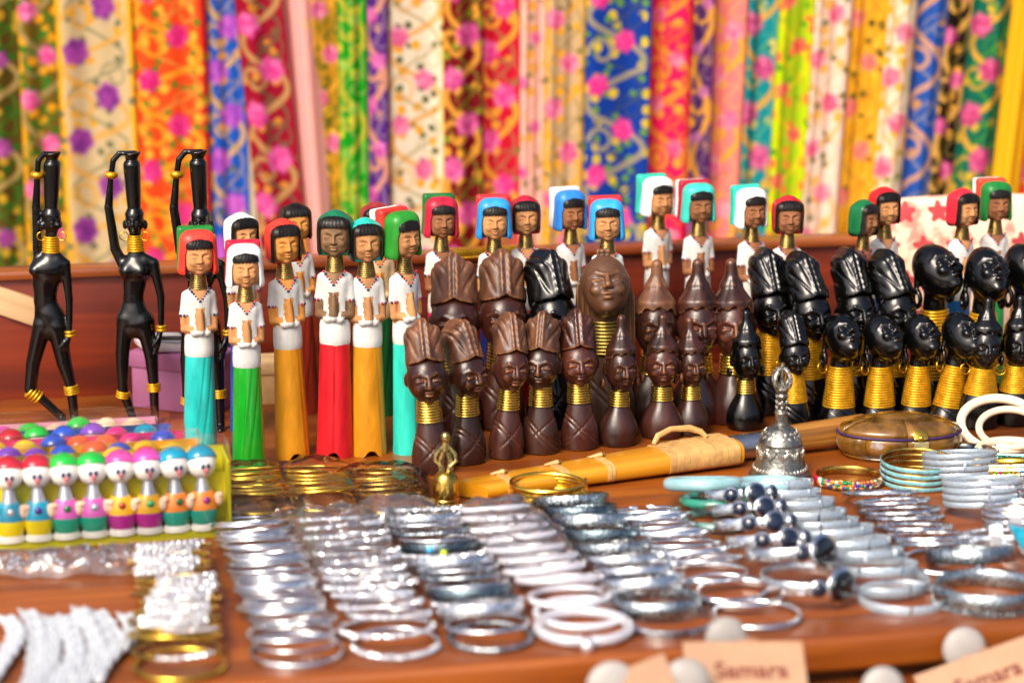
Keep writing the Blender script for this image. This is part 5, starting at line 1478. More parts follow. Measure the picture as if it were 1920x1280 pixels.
# crystal bangles under film
cr = [('crystals', S_CRY, M_CRYST)]; ca = [('crystals', S_CRYALL, M_CRYST)]
column((738, 1212), (634, 998), 14, lambda i: (R_ROUND, M_SILV, cr if i % 2 == 0 else ca),
       ['silver bangle with large clear crystals along its near side, nearest of its row', 'crystal bangle beside the thin silver row'], 'silver crystal bangles', 15)
# mixed antique bangles
column((918, 1200), (786, 978), 16, lambda i: [(R_TWIST, M_ANTQ, None), (R_ROUND, M_SILVM, None), (R_WIDE, M_SILVM, None), (R_ROUND, M_ANTQ, ca), (R_WIDE, M_DSILV, None), (R_ROUND, M_SILVM, None)][i % 6],
       ['ribbed dull silver bangle lying nearest in the mixed row', 'dull silver bangle in the row with stickers'], 'mixed dull silver bangles', 14)
o_st = []
for px, py, m, lab in ((832, 1036, gloss('#c8e800'), 'tiny yellow green round sticker on the dull silver bangles'), (806, 1030, gloss('#2aa0d8'), 'tiny blue round sticker on the dull silver bangles')):
    bm = bmesh.new(); ball(bm, (0, 0, 0), (.0028, .0010, .0026), 12, 8)
    q = P(px, py, .024)
    tag(obj('sticker', bm, m, loc=q, rot=(radians(-15), 0, .1)), lab, 'sticker')
# milky white bangles under film, with a fan-clasped one in front
column((1082, 1155), (926, 978), 10, lambda i: (R_MILK, M_MILK, ca if i % 3 == 1 else None),
       ['thick milky white bangle right behind the white one with a heart clasp', 'thick milky white bangle under film'], 'thick milky white bangles', 15)
t = thing('clasp_bangle', 'thick white bangle with a pinched front and a round crystal drop, nearest the table edge', 'bangle', P(1094, 1186) + Vector((0, 0, .005)), (0, 0, .05))
bm = bmesh.new()
pts = []
for k in range(41):
    a = .12 + (2 * pi - .24) * k / 40
    rr = .0345 * (1 - .10 * np.exp(-(min(a, 2 * pi - a) / .3) ** 2))
    pts.append((rr * sin(a), -rr * cos(a), 0))
tube(pts, .0044, 10, bm); obj('ring', bm, M_MILK, t)
bm = bmesh.new(); ball(bm, (0, -.0375, -.001), .0062, 10, 7); obj('crystal_drop', to_mesh(bm, 'drop', False), M_CRYST, t)
bm = bmesh.new()
for s_ in (-1, 1): ball(bm, (s_ * .0045, -.031, 0), (.0038, .0044, .0040), 8, 6)
obj('clasp', bm, M_SILV, t)
# embossed wide bangles
column((1252, 1172), (1072, 958), 10, lambda i: (R_CUFFW if i in (1, 2, 7, 8) else R_WIDE, [M_SILV, M_ANTQ, M_SILVM, M_SILV, M_SILVM, M_ANTQ, M_DSILV, M_ANTQ, M_DSILV, M_ANTQ][i % 10], None),
       ['embossed wide silver bangle lying nearest, left of the thin hoop bangles', 'embossed wide silver bangle in the slanting row'], 'embossed wide silver bangles', 14)
# thin hoops with squared ends
bm = bmesh.new(); ring_profile(circ(.0017, 8), BR, 50, bm=bm, a0=pi + .25, a1=3 * pi - .25)
for s_ in (-1, 1): box(bm, (BR * sin(pi + s_ * .25), -BR * cos(pi + s_ * .25), 0), (.008, .0042, .0055), .0008, rot=Euler((0, 0, s_ * .25)))
R_OPEN = to_mesh(bm, 'bangle', True, 50)
column((1352, 1108), (1206, 978), 9, lambda i: ((R_OPEN if i == 8 else (R_FLAT if i % 2 else R_ROUND)), M_SILV, None),
       ['thin bright silver hoop in front of its leaning row, centre right', 'thin silver hoop left of the stone cuffs'], 'thin bright silver hoops', 14)
for (x, y, rr, lab) in ((1388, 1128, R_FLAT, 'thin silver hoop overlapping another, behind the kraft card'), (1418, 1158, R_ROUND, 'thin silver hoop nearest the large kraft card')):
    bangle(P(x, y), radians(1), .1, rr, M_SILV, lab, None, z=.003 if x > 1400 else .0065)
# black stone cuffs
bm = bmesh.new(); ring_profile(rect(.0014, .0085, .0004), .029, 44, bm=bm, a0=.35, a1=2 * pi - .35, rfun=lambda a: 1 + .08 * sin(a * 40))
R_STONEC = to_mesh(bm, 'cuff', True, 50)
def oval(r, fl_, dz=0.0, a=0.0, R=.0295, seg=16):
    bm = bmesh.new(); ball(bm, (R * sin(a), -R * cos(a), dz), r, seg, 9, rot=Euler((0, 0, a))); return to_mesh(bm, 'stone', True, None)
Z_BEZ = oval((.0158, .0026, .0130), 1, R=.0302); Z_STN = oval((.0134, .0026, .0107), 1, R=.0318)
Z_SIDE = [oval((.0066, .0026, .0064), 1, a=s_ * .62, R=.0293, seg=12) for s_ in (-1, 1)]
Z_MID = [oval((.0092, .0024, .0084), 1, R=.0300), oval((.0076, .0028, .0068), 1, R=.0312)]
Z_SIDES = [oval((.0052, .0032, .0050), 1, a=s_ * .62, R=.0302, seg=10) for s_ in (-1, 1)]
for i, (x, y, th, lab) in enumerate(((1508, 1122, 4, 'silver cuff with a large oval black stone, nearest of its row'), (1478, 1086, 16, 'silver cuff with an oval black stone, second nearest of its row'),
        (1440, 1050, 18, 'silver cuff with black stones, third nearest of its row'), (1415, 1018, 18, 'silver cuff with black stones, fourth nearest of its row'),
        (1398, 990, 18, 'silver cuff with black stones, second from the back of its row'), (1382, 964, 18, 'silver cuff with black stones, farthest back beside the jade bangles'))):
    t = bangle(P(x, y), radians(th), radians(12), R_STONEC, M_SILVM, lab, 'silver cuffs with black stones', spin=radians(34 if i < 2 else 10), scale=1.18, cat='cuff bracelet', name='stone_cuff', z=.0295 * sin(radians(th)) + (.0148 if i < 2 else .0085))
    if i < 2: obj('bezel', Z_BEZ, M_SILV, t); obj('stone', Z_STN, M_ONYX, t)
    else: obj('bezel', Z_MID[0], M_SILV, t); obj('stone', Z_MID[1], M_BLUEONYX, t)
    for e in (0, 1): obj('bezel', Z_SIDE[e], M_SILV, t); obj('stone', Z_SIDES[e], M_BLUEONYX, t)
# pale grey shell bands
column((1690, 1126), (1448, 930), 11, lambda i: (R_BAND, M_BANDG, S_BARS[i % 3]),
       ['pale grey shell band with a pinkish bar lying nearest, by the wide dark cuff', 'pale grey shell band with silver bars'], 'pale grey shell bands', 13, 3, spin=0.0, scale=1.06)
# twisted bangles
column((1768, 1060), (1650, 948), 8, lambda i: (R_TWIST, M_SILVM, None),
       ['twisted silver bangle in front of its row beside the shell bands', 'twisted silver bangle in the short row'], 'twisted silver bangles', 14, 1)
# right end
def one(x, y, th, ring, mat, lab, deco=None, scale=1.0, z=None, yaw=.2, spin=0.0, cat='bangle', name='bangle', roll=0.0, group=None):
    return bangle(P(x, y, 0) , radians(th), yaw, ring, mat, lab, group, deco=deco, scale=scale, z=z, spin=spin, cat=cat, name=name, roll=roll)
E_BEAD = flat_facets(beads_on(BR, 70, .0011, 0, 2 * pi, .2, z=-.0065, out=.002))
one(1850, 1128, 3, R_CUFFW, M_ANTQ, 'wide dark beaded silver cuff lying nearest at the right', [('beaded_edge', E_BEAD, M_ANTQ)], 1.2, z=.009)
one(1818, 1066, 14, R_CUFFW, M_ANTQ, 'wide grey engraved silver bangle above the dark beaded cuff', None, 1.05, z=.013)
bandm = S_BARS[0]
one(1798, 908, 12, R_MULTI, M_BANDG, 'pale blue grey bangle of four joined bands, farther of the two', bandm, 1.0, z=.020)
one(1842, 962, 12, R_MULTI, M_BANDG, 'pale blue grey bangle of four joined bands, nearer of the two', bandm, 1.05, z=.020)
t = one(1720, 905, -2, R_MULTI, M_BRASSO, 'upright brass bangle with four turquoise striped bands', None, 1.0, z=.0125, yaw=.1)
bm = bmesh.new()
for k in range(4):
    ring_profile([(d + .0009, z + (k - 1.5) * .0058) for d, z in rect(.0008, .0036, .0002)], BR, 56, bm=bm)
obj('turquoise_band', to_mesh(bm, 'band', True, 50), pm('pale_turquoise_enamel', '#6fa6ae', .3, var=.35, scale=150), t)
t = one(1590, 905, 2, R_BAND, gloss('#b8101c'), 'red rimmed brass bangle with coloured enamel flowers by the bell', None, .93, z=.0055, yaw=0)
obj('inner_band', rmesh(rect(.0012, .0086), BR - .0014), M_BRASSO, t)
pal = [gem('#e8a020'), gem('#5a2aa0'), gem('#0a8a4a'), gem('#e8e4d8'), gem('#e07020')]
def gems(n, r, a0, a1, jit=.6, rows_=1, h=.003, mats=5, out=.0016):
    bm = bmesh.new(); rr = random.Random(n)
    for q in range(rows_):
        for k in range(n):
            a = a0 + (a1 - a0) * k / n
            ball(bm, ((BR + out) * sin(a), -(BR + out) * cos(a), (q - (rows_ - 1) / 2) * h), r * (1 + jit * (rr.random() - .5)), 6, 4, mat=rr.randrange(mats))
    return to_mesh(bm, 'gems', False)
obj('enamel_flowers', gems(34, .0020, -1.1, 1.1, .8, 3, .0024), pal, t)
t = one(1800, 868, 6, rmesh(circ(.0052, 12, 1.1)), pm('gold_glitter', '#a8853a', .3, .9, var=.5, scale=400, bump=1), 'black lined bangle crusted with small gold stones beside the bone box', None, .92, z=.010)
obj('inner_band', rmesh(rect(.0010, .0105), BR - .0050), M_BLUEONYX, t)
obj('stones', gems(60, .0019, -pi, pi, .4, 3, .0034, 3, .0042), [gem('#d8b050'), gem('#6a5030'), gem('#e8e0d0')], t)
t = one(1886, 905, 10, rmesh(circ(.0042, 10, 1.3)), M_GOLDB, 'gold bangle with pink, green and blue stones below the ivory ones', None, 1.0, z=.016)
obj('stones', gems(26, .0034, -1.4, 1.4, .3, 1, .003, 5, .0040), [gem('#e83a9a'), gem('#9ad02a'), gem('#1a90c8'), gem('#e8b040'), gem('#d8d8e0')], t)
obj('stones', gems(60, .0014, -1.5, 1.5, .3, 2, .008, 2, .0030), [gem('#e8d8a0'), gem('#b08a3a')], t)
t = one(1905, 866, 6, R_MILK, M_DSILV, 'bangle covered with tiny teal stones at the right edge', None, 1.05, z=.010)
obj('stones', gems(70, .0018, -1.8, 1.8, .4, 3, .0030, 3, .003), [gem('#0a9aa0'), gem('#0a6a78'), gem('#40c8b8')], t)
t = one(1908, 935, 10, R_MILK, M_DSILV, 'dark bangle studded with pink and white rhinestone blocks', None, 1.02, z=.015)
obj('stones', gems(40, .0020, -1.5, 1.5, .2, 3, .0036, 3, .003), [gem('#e8a8d0'), gem('#f0e8f0'), gem('#3a2a3a')], t)
t = one(1928, 962, 10, R_MILK, M_DSILV, 'dark teal bangle with pale stones, half out of frame', None, 1.02, z=.015)
obj('stones', gems(40, .0020, -1.5, 1.5, .2, 2, .0036, 3, .003), [gem('#1a5a6a'), gem('#1a3a4a'), gem('#d8d0a0')], t)
t = one(1940, 985, 10, R_MILK, M_GOLDB, 'gold bangle with blue and violet stones at the right edge', None, 1.02, z=.013)
obj('stones', gems(30, .0026, -1.5, 1.5, .2, 2, .0042, 4, .003), [gem('#2a7ae0'), gem('#e8b8e0'), gem('#e8b020'), gem('#50b0e0')], t)
# silver cuffs with turquoise triangles
for x, y, z_, lab in ((1880, 1030, .012, 'silver cuff with a turquoise triangle standing above the engraved bangle'), (1915, 1010, .020, 'striped silver cuff with turquoise panels at the right edge')):
    t = one(x, y, 12, R_MULTI if x > 1900 else R_BAND, M_SILVM, lab, None, 1.0, z=z_, cat='cuff bracelet', name='turquoise_cuff')
    for nm, me_sc, m, dy in (('setting', 1.0, M_SILV, 0), ('inlay', .74, M_TURQ, -.0012)):
        bm = bmesh.new()
        v3 = [(-.013, .012), (.017, .004), (.003, -.018)]
        a = [bm.verts.new((x_ * me_sc, -BR - .002 + dy, z__ * me_sc + .004)) for x_, z__ in v3]
        b_ = [bm.verts.new((x_ * me_sc, -BR + .001, z__ * me_sc + .004)) for x_, z__ in v3]
        bm.faces.new(a[::-1]); bm.faces.new(b_)
        for i in range(3): bm.faces.new((a[i], a[(i + 1) % 3], b_[(i + 1) % 3], b_[i]))
        bmesh.ops.recalc_face_normals(bm, faces=bm.faces[:])
        bmesh.ops.bevel(bm, geom=bm.edges[:], offset=.0008, segments=1, affect='EDGES')
        obj(nm, to_mesh(bm, nm, False), m, t)
    bm = bmesh.new(); box(bm, (-.018, -BR * .86, .004), (.011, .0025, .017), .0006, rot=Euler((0, 0, -.5)))
    obj('white_panel', bm, M_CRYST, t)
# jade bangles
R_JADE = rmesh(circ(.0062, 12), .030)
R_JADET = rmesh(circ(.0042, 12), .030)
one(1345, 984, 4, R_JADET, pm('grey_green_jade', '#6f9a94', .25, var=.3, scale=60, coat=.5), 'pale grey green jade bangle at the bottom of the jade stack', None, 1.0, z=.0045)
one(1345, 962, 8, R_JADET, M_JADEG, 'deep green jade bangle in the middle of the jade stack', None, 1.0, z=.0125)
one(1318, 952, 14, R_JADE, M_JADE, 'fat pale blue jade bangle lying on top of the jade stack', None, 1.0, z=.0225, yaw=.05)
one(1438, 932, 9, R_JADE, M_JADE, 'fat pale blue jade bangle in front of the silver bell', None, .95, z=.0115)
# gold coil bangle
bm = bmesh.new()
pts = [(.0335 * sin(a), -.0335 * cos(a), .0025 + .0043 * a / (2 * pi)) for a in [2 * pi * 4.1 * k / 220 + 1.0 for k in range(221)]]
tube(pts, .0021, 8, bm)
o = obj('coil_bangle', bm, M_GOLDB, loc=P(1028, 942))
tag(o, 'golden bangle coiled four times, lying before the bamboo sheath', 'bangle')
# ivory bangles leaning on each other
R_IV = rmesh(circ(.0047, 12), .038)
for x, y, th, sc, z_, lab in ((1874, 818, -24, 1.0, .021, 'large ivory white bangle leaning outermost at the right'), (1892, 822, -20, .78, .019, 'smaller ivory white bangle inside the large one'), (1910, 850, -6, 1.0, .007, 'ivory white bangle lying beneath the leaning ones')):
    bangle(P(x, y + 16), radians(th), radians(-4) + .5, R_IV, M_IVORY, lab, 'ivory white bangles', scale=sc, z=z_, roll=radians(-14 if th < -10 else 0))

# ------------------------------------------------------------------ gold bangles in clear bags
M_BAG, _, _ = newmat('crumpled_film')
clear_plastic(M_BAG, .26, rough=.06, bump=.7, bs=70)
M_BAGC, _, _ = newmat('clear_film')
clear_plastic(M_BAGC, .06, rough=.05, bump=.5, bs=50, ior=1.2)
def bag(c0, c1, wd, hgt, lab, mat, seed, over=.02, nx=46, ny=60, crumple=.006, label_cat='plastic bag'):
    """thin film bag laid over what it holds, pleated and creased"""
    p0, p1 = P(*c0), P(*c1)
    d = p1 - p0; Lb = d.length + 2 * over
    yaw = atan2(d.y, d.x) - pi / 2
    bm = bmesh.new()
    g = []
    for j in range(ny + 1):
        row = []
        for i in range(nx + 1):
            a, b_ = i / nx * 2 - 1, j / ny * 2 - 1
            e = max(0, 1 - abs(a) ** 3.2) ** .6 * max(0, 1 - abs(b_) ** 5) ** .6
            x, y = a * wd / 2, b_ * Lb / 2
            n1 = mnoise.noise((x * 38 + seed, y * 38, seed)); n2 = mnoise.noise((x * 90, y * 90 + seed, 3))
            z = .0012 + hgt * e + (crumple * (abs(n1) * 1.6 - .3) + .0022 * abs(n2)) * (.35 + .65 * e)
            edge = max(abs(a), abs(b_))
            if edge > .9: z += .012 * max(0, mnoise.noise((x * 22, y * 22, seed + 9))) * (edge - .9) * 10
            row.append(bm.verts.new((x + .004 * n1, y + .004 * n2, max(.0008, z))))
        g.append(row)
    for j in range(ny):
        for i in range(nx):
            bm.faces.new((g[j][i], g[j][i + 1], g[j + 1][i + 1], g[j + 1][i]))
    c = (p0 + p1) / 2
    o = obj('plastic_bag', to_mesh(bm, 'bag', True, 22), mat, loc=(c.x, c.y, 0), rot=(0, 0, yaw))
    return tag(o, lab, label_cat, 'clear plastic bags over the jewellery')
for (x, y, n, m, lab1, lab2, sd) in ((470, 930, 9, M_GOLDB, 'gold bangle bagged beside the toy boxes', 'clear bag of gold bangles next to the front toy box', 1),
                                   (592, 925, 10, M_GOLDB, 'pale gold bangle in the middle bag', 'clear bag of pale gold bangles in the middle of the three', 2), (722, 930, 9, M_BRASSO, 'old gold bangle in the bag near the bell', 'clear bag of old gold bangles left of the small brass bell', 3)):
    column((x + 10, y + 22), (x - 8, y - 26), n - 2, lambda i: (R_ROUND, m, None), [lab1, lab1], 'gold bangles in the bag at %s' % {1: 'the left', 2: 'the middle', 3: 'the right'}[sd], 12, 1, scale=.96, zlift=.001)
    bag((x + 14, y + 34), (x - 10, y - 34), .084, .020, lab2, M_BAGC, sd * 3.7, .012, crumple=.004)
bag((680, 1095), (618, 985), .084, .021, 'crumpled clear film over the row of crystal bangles', M_BAG, 5.1, .025, crumple=.009)
bag((1005, 1060), (925, 972), .084, .020, 'crumpled clear film over the milky white bangles', M_BAG, 8.4, .022, crumple=.009)
bag((760, 1000), (745, 962), .080, .018, 'crumpled clear film at the back of the dull silver row', M_BAG, 12.2, .012, crumple=.008)
bag((560, 962), (430, 978), .045, .012, 'loose fold of clear film in front of the gold bangle bags', M_BAGC, 15.8, .02, crumple=.010)
# bag of small silver pieces at the left
bm = bmesh.new()
rr_ = random.Random(6)
pc = P(110, 1062)
for k in range(150):
    a, b_ = rr_.gauss(0, .040), rr_.gauss(0, .010)
    ball(bm, (a, b_, .003 + rr_.random() * .010), .0012 + .0016 * rr_.random(), 5, 4, mat=0 if rr_.random() < .85 else 1)
o = obj('silver_beads', to_mesh(bm, 'beads', False), [M_SILV, gem('#f0a060')], loc=pc, rot=(0, 0, dyaw))
tag(o, 'loose silver beads inside the clear bag at the left', None, kind='stuff'); o['category'] = 'beads'
bag((215, 1066), (-20, 1072), .046, .016, 'clear bag of small silver beads below the front toy box', M_BAG, 19.3, .03, 60, 40, crumple=.010)
# braided white bracelets at the lower left
M_BRAID = pm('silvery_white_mesh', '#d2d8de', .45, .3, var=.35, scale=500, bump=1.0, bscale=700)
bn = random.Random(9)
for k, (xa, ya, xb, yb) in enumerate(((8, 1168, -30, 1300), (38, 1160, 50, 1310), (80, 1165, 60, 1310), (112, 1165, 105, 1310), (140, 1155, 150, 1310), (172, 1155, 170, 1310), (216, 1162, 195, 1290))):
    A_, B_ = P(xa, ya), P(xb, yb)
    pts, rad = [], []
    for i in range(170):
        f = i / 169
        q = A_.lerp(B_, f) + Vector((.013 * sin(f * 3.3 + .1 * k) + .003 * sin(f * 7 + k), 0, .006 + .0015 * sin(k * 2 + f * 4)))
        pts.append(q - A_); rad.append((.0056 + .0007 * sin(f * 260)) * min(1, .35 + f * 7))
    o = None
    for q_ in range(4):
        sp = [p_ + Vector((.0034 * (q_ - 1.5) + .0007 * sin(i_ * .30 + q_ * 1.6), 0, .0011 * cos(i_ * .30 + q_ * 1.6))) for i_, p_ in enumerate(pts)]
        st = tube(sp, [.0022 * min(1, .4 + i_ / 20) * (1 + .12 * sin(i_ * 1.9)) for i_ in range(170)], 7)
        if o is None: o = obj('braided_bracelet', st, M_BRAID, loc=A_)
        else: obj('strand', st, M_BRAID, o)
    tag(o, ['braided white bracelet cut by the left edge of the photo', 'braided white bracelet second from the left', 'braided white bracelet third from the left', 'braided white bracelet in the middle of the seven', 'braided white bracelet third from the right', 'braided white bracelet second from the right', 'slim braided white bracelet with a hooked end, rightmost of the seven'][k], 'bracelet', 'braided white bracelets')

# ================================================================== MACHETE IN ITS BAMBOO SHEATH
A_, B_ = P(876, 912, .011), P(1618, 806, .014)
ax_ = B_ - A_; LT = Vector((ax_.x, ax_.y)).length; my = atan2(ax_.y, ax_.x)
M_BAMB = wood('varnished_bamboo', '#a8680c', '#c4820f', '#d9981c', rough=.34, coat=.4, sc=1.6)
M_RATT = pm('rattan_strip', '#c49a5c', .5, var=.2, scale=120, bump=.4)
mach = thing('sheathed_machete', 'machete in a yellow bamboo sheath bound with rattan, lying across the table', 'machete', (A_.x, A_.y, 0), (0, 0, my))
LS = LT * .648
def slab(bm, prof_fn, n, x0, x1):
    rows = []
    for i in range(n + 1):
        f = i / n
        x = x0 + (x1 - x0) * f
        rows.append([bm.verts.new((x + dx, y, z)) for dx, y, z in prof_fn(f)])
    m = len(rows[0])
    for a, b in zip(rows, rows[1:]):
        for j in range(m): bm.faces.new((a[j], b[j], b[(j + 1) % m], a[(j + 1) % m]))
    bm.faces.new(rows[0]); bm.faces.new(rows[-1][::-1])
    bmesh.ops.recalc_face_normals(bm, faces=bm.faces[:])
def sheath_prof(f, g=0.0):
    wd = .019 + .006 * f + g; h = .014 + .010 * f + g
    out = []
    for k in range(20):
        a = 2 * pi * k / 20
        c, s_ = cos(a), sin(a)
        y = wd * (abs(c) ** .55) * (1 if c > 0 else -1)
        z = h / 2 + .001 + (h / 2) * (abs(s_) ** .6) * (1 if s_ > 0 else -1) * (1.0 if s_ > 0 else .98)
        out.append((-(y / wd) * .012 * (1 - min(1, f * 8)), y, max(.0012, z) - (g if s_ < 0 else 0) * 0))
    return out
bm = bmesh.new(); slab(bm, sheath_prof, 30, 0, LS); obj('sheath', bm, M_BAMB, mach)
def strap(f0, f1, g, nm, label=None):
    bm = bmesh.new()
    slab(bm, lambda q: [(0, y, z) for _, y, z in sheath_prof(f0 + (f1 - f0) * q, g)], 2, LS * f0, LS * f1)
    obj(nm, bm, M_RATT, mach, label)
for f in (.115, .315, .48):
    strap(f, f + .013, .0009, 'rattan_tie'); strap(f + .015, f + .026, .0011, 'rattan_tie')
    kb = bmesh.new(); y_ = .008
    tube([(LS * f - .004, y_, .016 + .010 * f), (LS * f + .006, y_ - .004, .0185 + .010 * f), (LS * f + .014, y_ + .004, .016 + .010 * f)], [.0012, .0024, .0012], 6, kb)
    obj('knot', kb, M_RATT, mach)
for k in range(11):
    f = .715 + k * .0245
    strap(f, f + .0235, .0013 + .0004 * (k % 2), 'rattan_binding')
bm = bmesh.new()
tube([(LS * .72, .012, .024), (LS * .74, .014, .031), (LS * .79, .014, .036), (LS * .86, .013, .035), (LS * .90, .010, .031), (LS * .915, .006, .026)], [.0022, .0030, .0028, .0034, .0030, .0022], 8, bm)
obj('rattan_loop', bm, M_RATT, mach)
bm = bmesh.new()
def cyl(bm, x0, x1, r0, r1, z, n=20, mat=0):
    tube([(x0 + (x1 - x0) * k / 6, 0, z) for k in range(7)], [r0 + (r1 - r0) * k / 6 for k in range(7)], n, bm, mat)
cyl(bm, LS - .004, LS + LT * .095, .0120, .0126, .0136)
obj('ferrule', bm, pm('tarnished_steel', '#c4c2c4', .30, 1.0, var=.5, scale=40, stretch=(.3, 1, 1), bump=.2), mach)
bm = bmesh.new(); cyl(bm, LS + LT * .0945, LT, .0128, .0150, .0152)
obj('handle', bm, wood('weathered_golden_wood', '#3a2008', '#96601c', '#d09c48', rough=.5, coat=.1, sc=1.6), mach)

# ================================================================== SILVER HAND BELL
M_BELL = pm('cast_bell_metal', '#94928a', .30, .95, var=.3, scale=180, bump=.5, bscale=300, wear='#d8d2c0', wear_lo=.52, wear_hi=.6)
M_BELLD = pm('dark_cast_metal', '#5c5a58', .36, .85, var=.4, scale=200, bump=.7, bscale=300, wear='#c8c4b8', wear_lo=.51, wear_hi=.6)
pB = P(1462, 893)
hB = height_at(P(1462, 893), 680)
bell = thing('hand_bell', 'embossed silver hand bell with an openwork handle standing by the sheath', 'bell', (pB.x, pB.y, 0), (0, 0, 0), None, hB / .120)
pr = [(26, 2.0), (30.5, 0), (32, 1.2), (32, 3), (29.5, 6), (28.6, 6.8), (28.2, 8.2), (26.4, 13), (25.8, 14), (25.6, 15.5), (24.6, 18), (23.4, 26), (22.6, 34), (22.0, 36), (22.4, 37.2), (21.6, 38.4), (20, 43), (16.8, 48.5), (12, 52.6), (8.5, 54.6), (7, 55.5)]
obj('bell_body', lathe([(r * .001, z * .001) for r, z in pr], 56), M_BELL, bell)
bm = bmesh.new()
def rz(z): return float(np.interp(z, [p_[1] for p_ in pr[4:]], [p_[0] for p_ in pr[4:]]))
for k in range(40):
    a = 2 * pi * k / 40; r = rz(10.5) + .3
    box(bm, (r * .001 * sin(a), -r * .001 * cos(a), .0105), (.0026, .0018, .0042), .0005, rot=Euler((radians(-20), 0, a)), seg=1)
for k in range(12):
    a = 2 * pi * k / 12
    for q in (-2, -1, 0, 1, 2):
        r = rz(25) + .2
        aa = a + q * .085
        ball(bm, (r * .001 * sin(aa), -r * .001 * cos(aa), (.0245 + .0012 * abs(q) ** 1.6)), (.0011, .0012, .0048 - .0006 * abs(q)), 6, 5, rot=Euler((0, q * .16, aa)))
    r = rz(33) + .2
    ball(bm, (r * .001 * sin(a + .26), -r * .001 * cos(a + .26), .0325), (.0038, .0014, .0020), 8, 5, rot=Euler((0, 0, a + .26)))
for k in range(16):
    a = 2 * pi * k / 16
    for zz, ln in ((44, .0030), (48.5, .0024)):
        r = rz(zz) + .1
        ball(bm, (r * .001 * sin(a + zz), -r * .001 * cos(a + zz), zz * .001), (.0021, .0012, ln), 6, 5, rot=Euler((radians(-40), 0, a + zz)))
obj('relief', bm, M_BELL, bell)
obj('collar', lathe([(.0066, .054), (.0068, .056), (.0064, .057), (.0064, .0672), (.0069, .068), (.006, .069)], 28), M_BELL, bell)
gp = [(6.0, 68), (6.6, 70), (5.0, 72), (5.6, 75), (6.4, 78), (5.0, 80), (5.6, 83), (6.6, 86), (5.4, 88.5), (6.8, 91), (7.6, 93), (5.8, 95), (4, 96)]
obj('grip', lathe([(r * .001, z * .001) for r, z in gp], 16), M_BELLD, bell)
bm = bmesh.new()
for k in range(18):
    a = 2 * pi * k / 6
    ball(bm, (.0056 * sin(a), -.0056 * cos(a), .0735 + .006 * (k // 6)), (.0017, .0017, .0022), 6, 5)
obj('grip_beads', bm, M_BELLD, bell)
for k in range(4):
    bm = bmesh.new(); a = pi / 4 + k * pi / 2
    tube([(r * .001 * sin(a), -r * .001 * cos(a), z * .001) for r, z in ((3, 94), (9, 97), (11.2, 102), (10, 108), (6.5, 112.5), (2, 114.5))], [.0026, .0030, .0026, .0023, .0020, .0015], 8, bm)
    obj('prong', bm, M_BELLD, bell)
obj('spike', lathe([(.0024, .094), (.0026, .1), (.0018, .108), (.0020, .113), (.0016, .120)], 12), M_BELL, bell)

# ================================================================== SMALL BRASS BELL WITH A FIGURE
pb = P(836, 946)
t = thing('table_bell', 'small brass table bell topped by an openwork figure, left of the sheath tip', 'bell', (pb.x, pb.y, 0))
obj('bell_body', lathe([(r * .001, z * .001) for r, z in ((12, 0), (13.2, .4), (13, 3), (12.2, 5), (12.4, 6), (11.8, 7), (12, 8), (11.6, 14), (11.4, 22), (9.8, 27.5), (6.5, 31), (3, 32.5))], 32), M_BRASSO, t)
bm = bmesh.new()
ball(bm, (0, 0, .0625), (.0042, .0042, .0052), 10, 8)
tube([(0, 0, .058), (0, 0, .050)], [.0030, .0036], 8, bm)
for s_ in (-1, 1):
    tube([(s_ * .0025, 0, .054), (s_ * .0085, 0, .047), (s_ * .0095, -.001, .041), (s_ * .004, -.002, .036)], [.0017, .0019, .0018, .0014], 7, bm)
    tube([(s_ * .002, 0, .049), (s_ * .0045, 0, .041), (s_ * .0035, 0, .032)], [.0022, .0024, .0030], 7, bm)
obj('figure_handle', bm, pm('pale_brass', '#b8a46a', .28, 1.0, var=.3, scale=200), t)

# ================================================================== OVAL BONE BOX
pO = P(1684, 852)
ob = thing('oval_bone_box', 'oval burnt bone box with a low domed lid and brass clasp', 'box', (pO.x, pO.y, 0), (0, 0, radians(4)))
m, t_, b_ = newmat('burnt_bone')
N, L = t_.nodes, t_.links
tc = N.new('ShaderNodeTexCoord')
n1 = N.new('ShaderNodeTexNoise'); n1.inputs['Scale'].default_value = 45; n1.inputs['Detail'].default_value = 6; L.new(tc.outputs['Object'], n1.inputs[0])
rp = N.new('ShaderNodeValToRGB')
for pos, c_ in ((.30, '#1c0c04'), (.50, '#301704'), (.60, '#5c3408'), (.66, '#8a601f')):
    if pos in (.30, .66):
        e = rp.color_ramp.elements[0 if pos == .30 else 1]; e.position = pos
    else:
        e = rp.color_ramp.elements.new(pos)
    e.color = C(c_)
L.new(n1.outputs['Fac'], rp.inputs[0]); L.new(rp.outputs[0], b_.inputs['Base Color'])
b_.inputs['Roughness'].default_value = .22; b_.inputs['Coat Weight'].default_value = .5
M_BONE = m
obx = lambda l, seg=64: lathe([(r * .001, z * .001) for r, z in l], seg, 1, .62)
obj('foot', obx([(50, 0), (52, .5), (54, 3), (52, 5)]), M_BONE, ob)
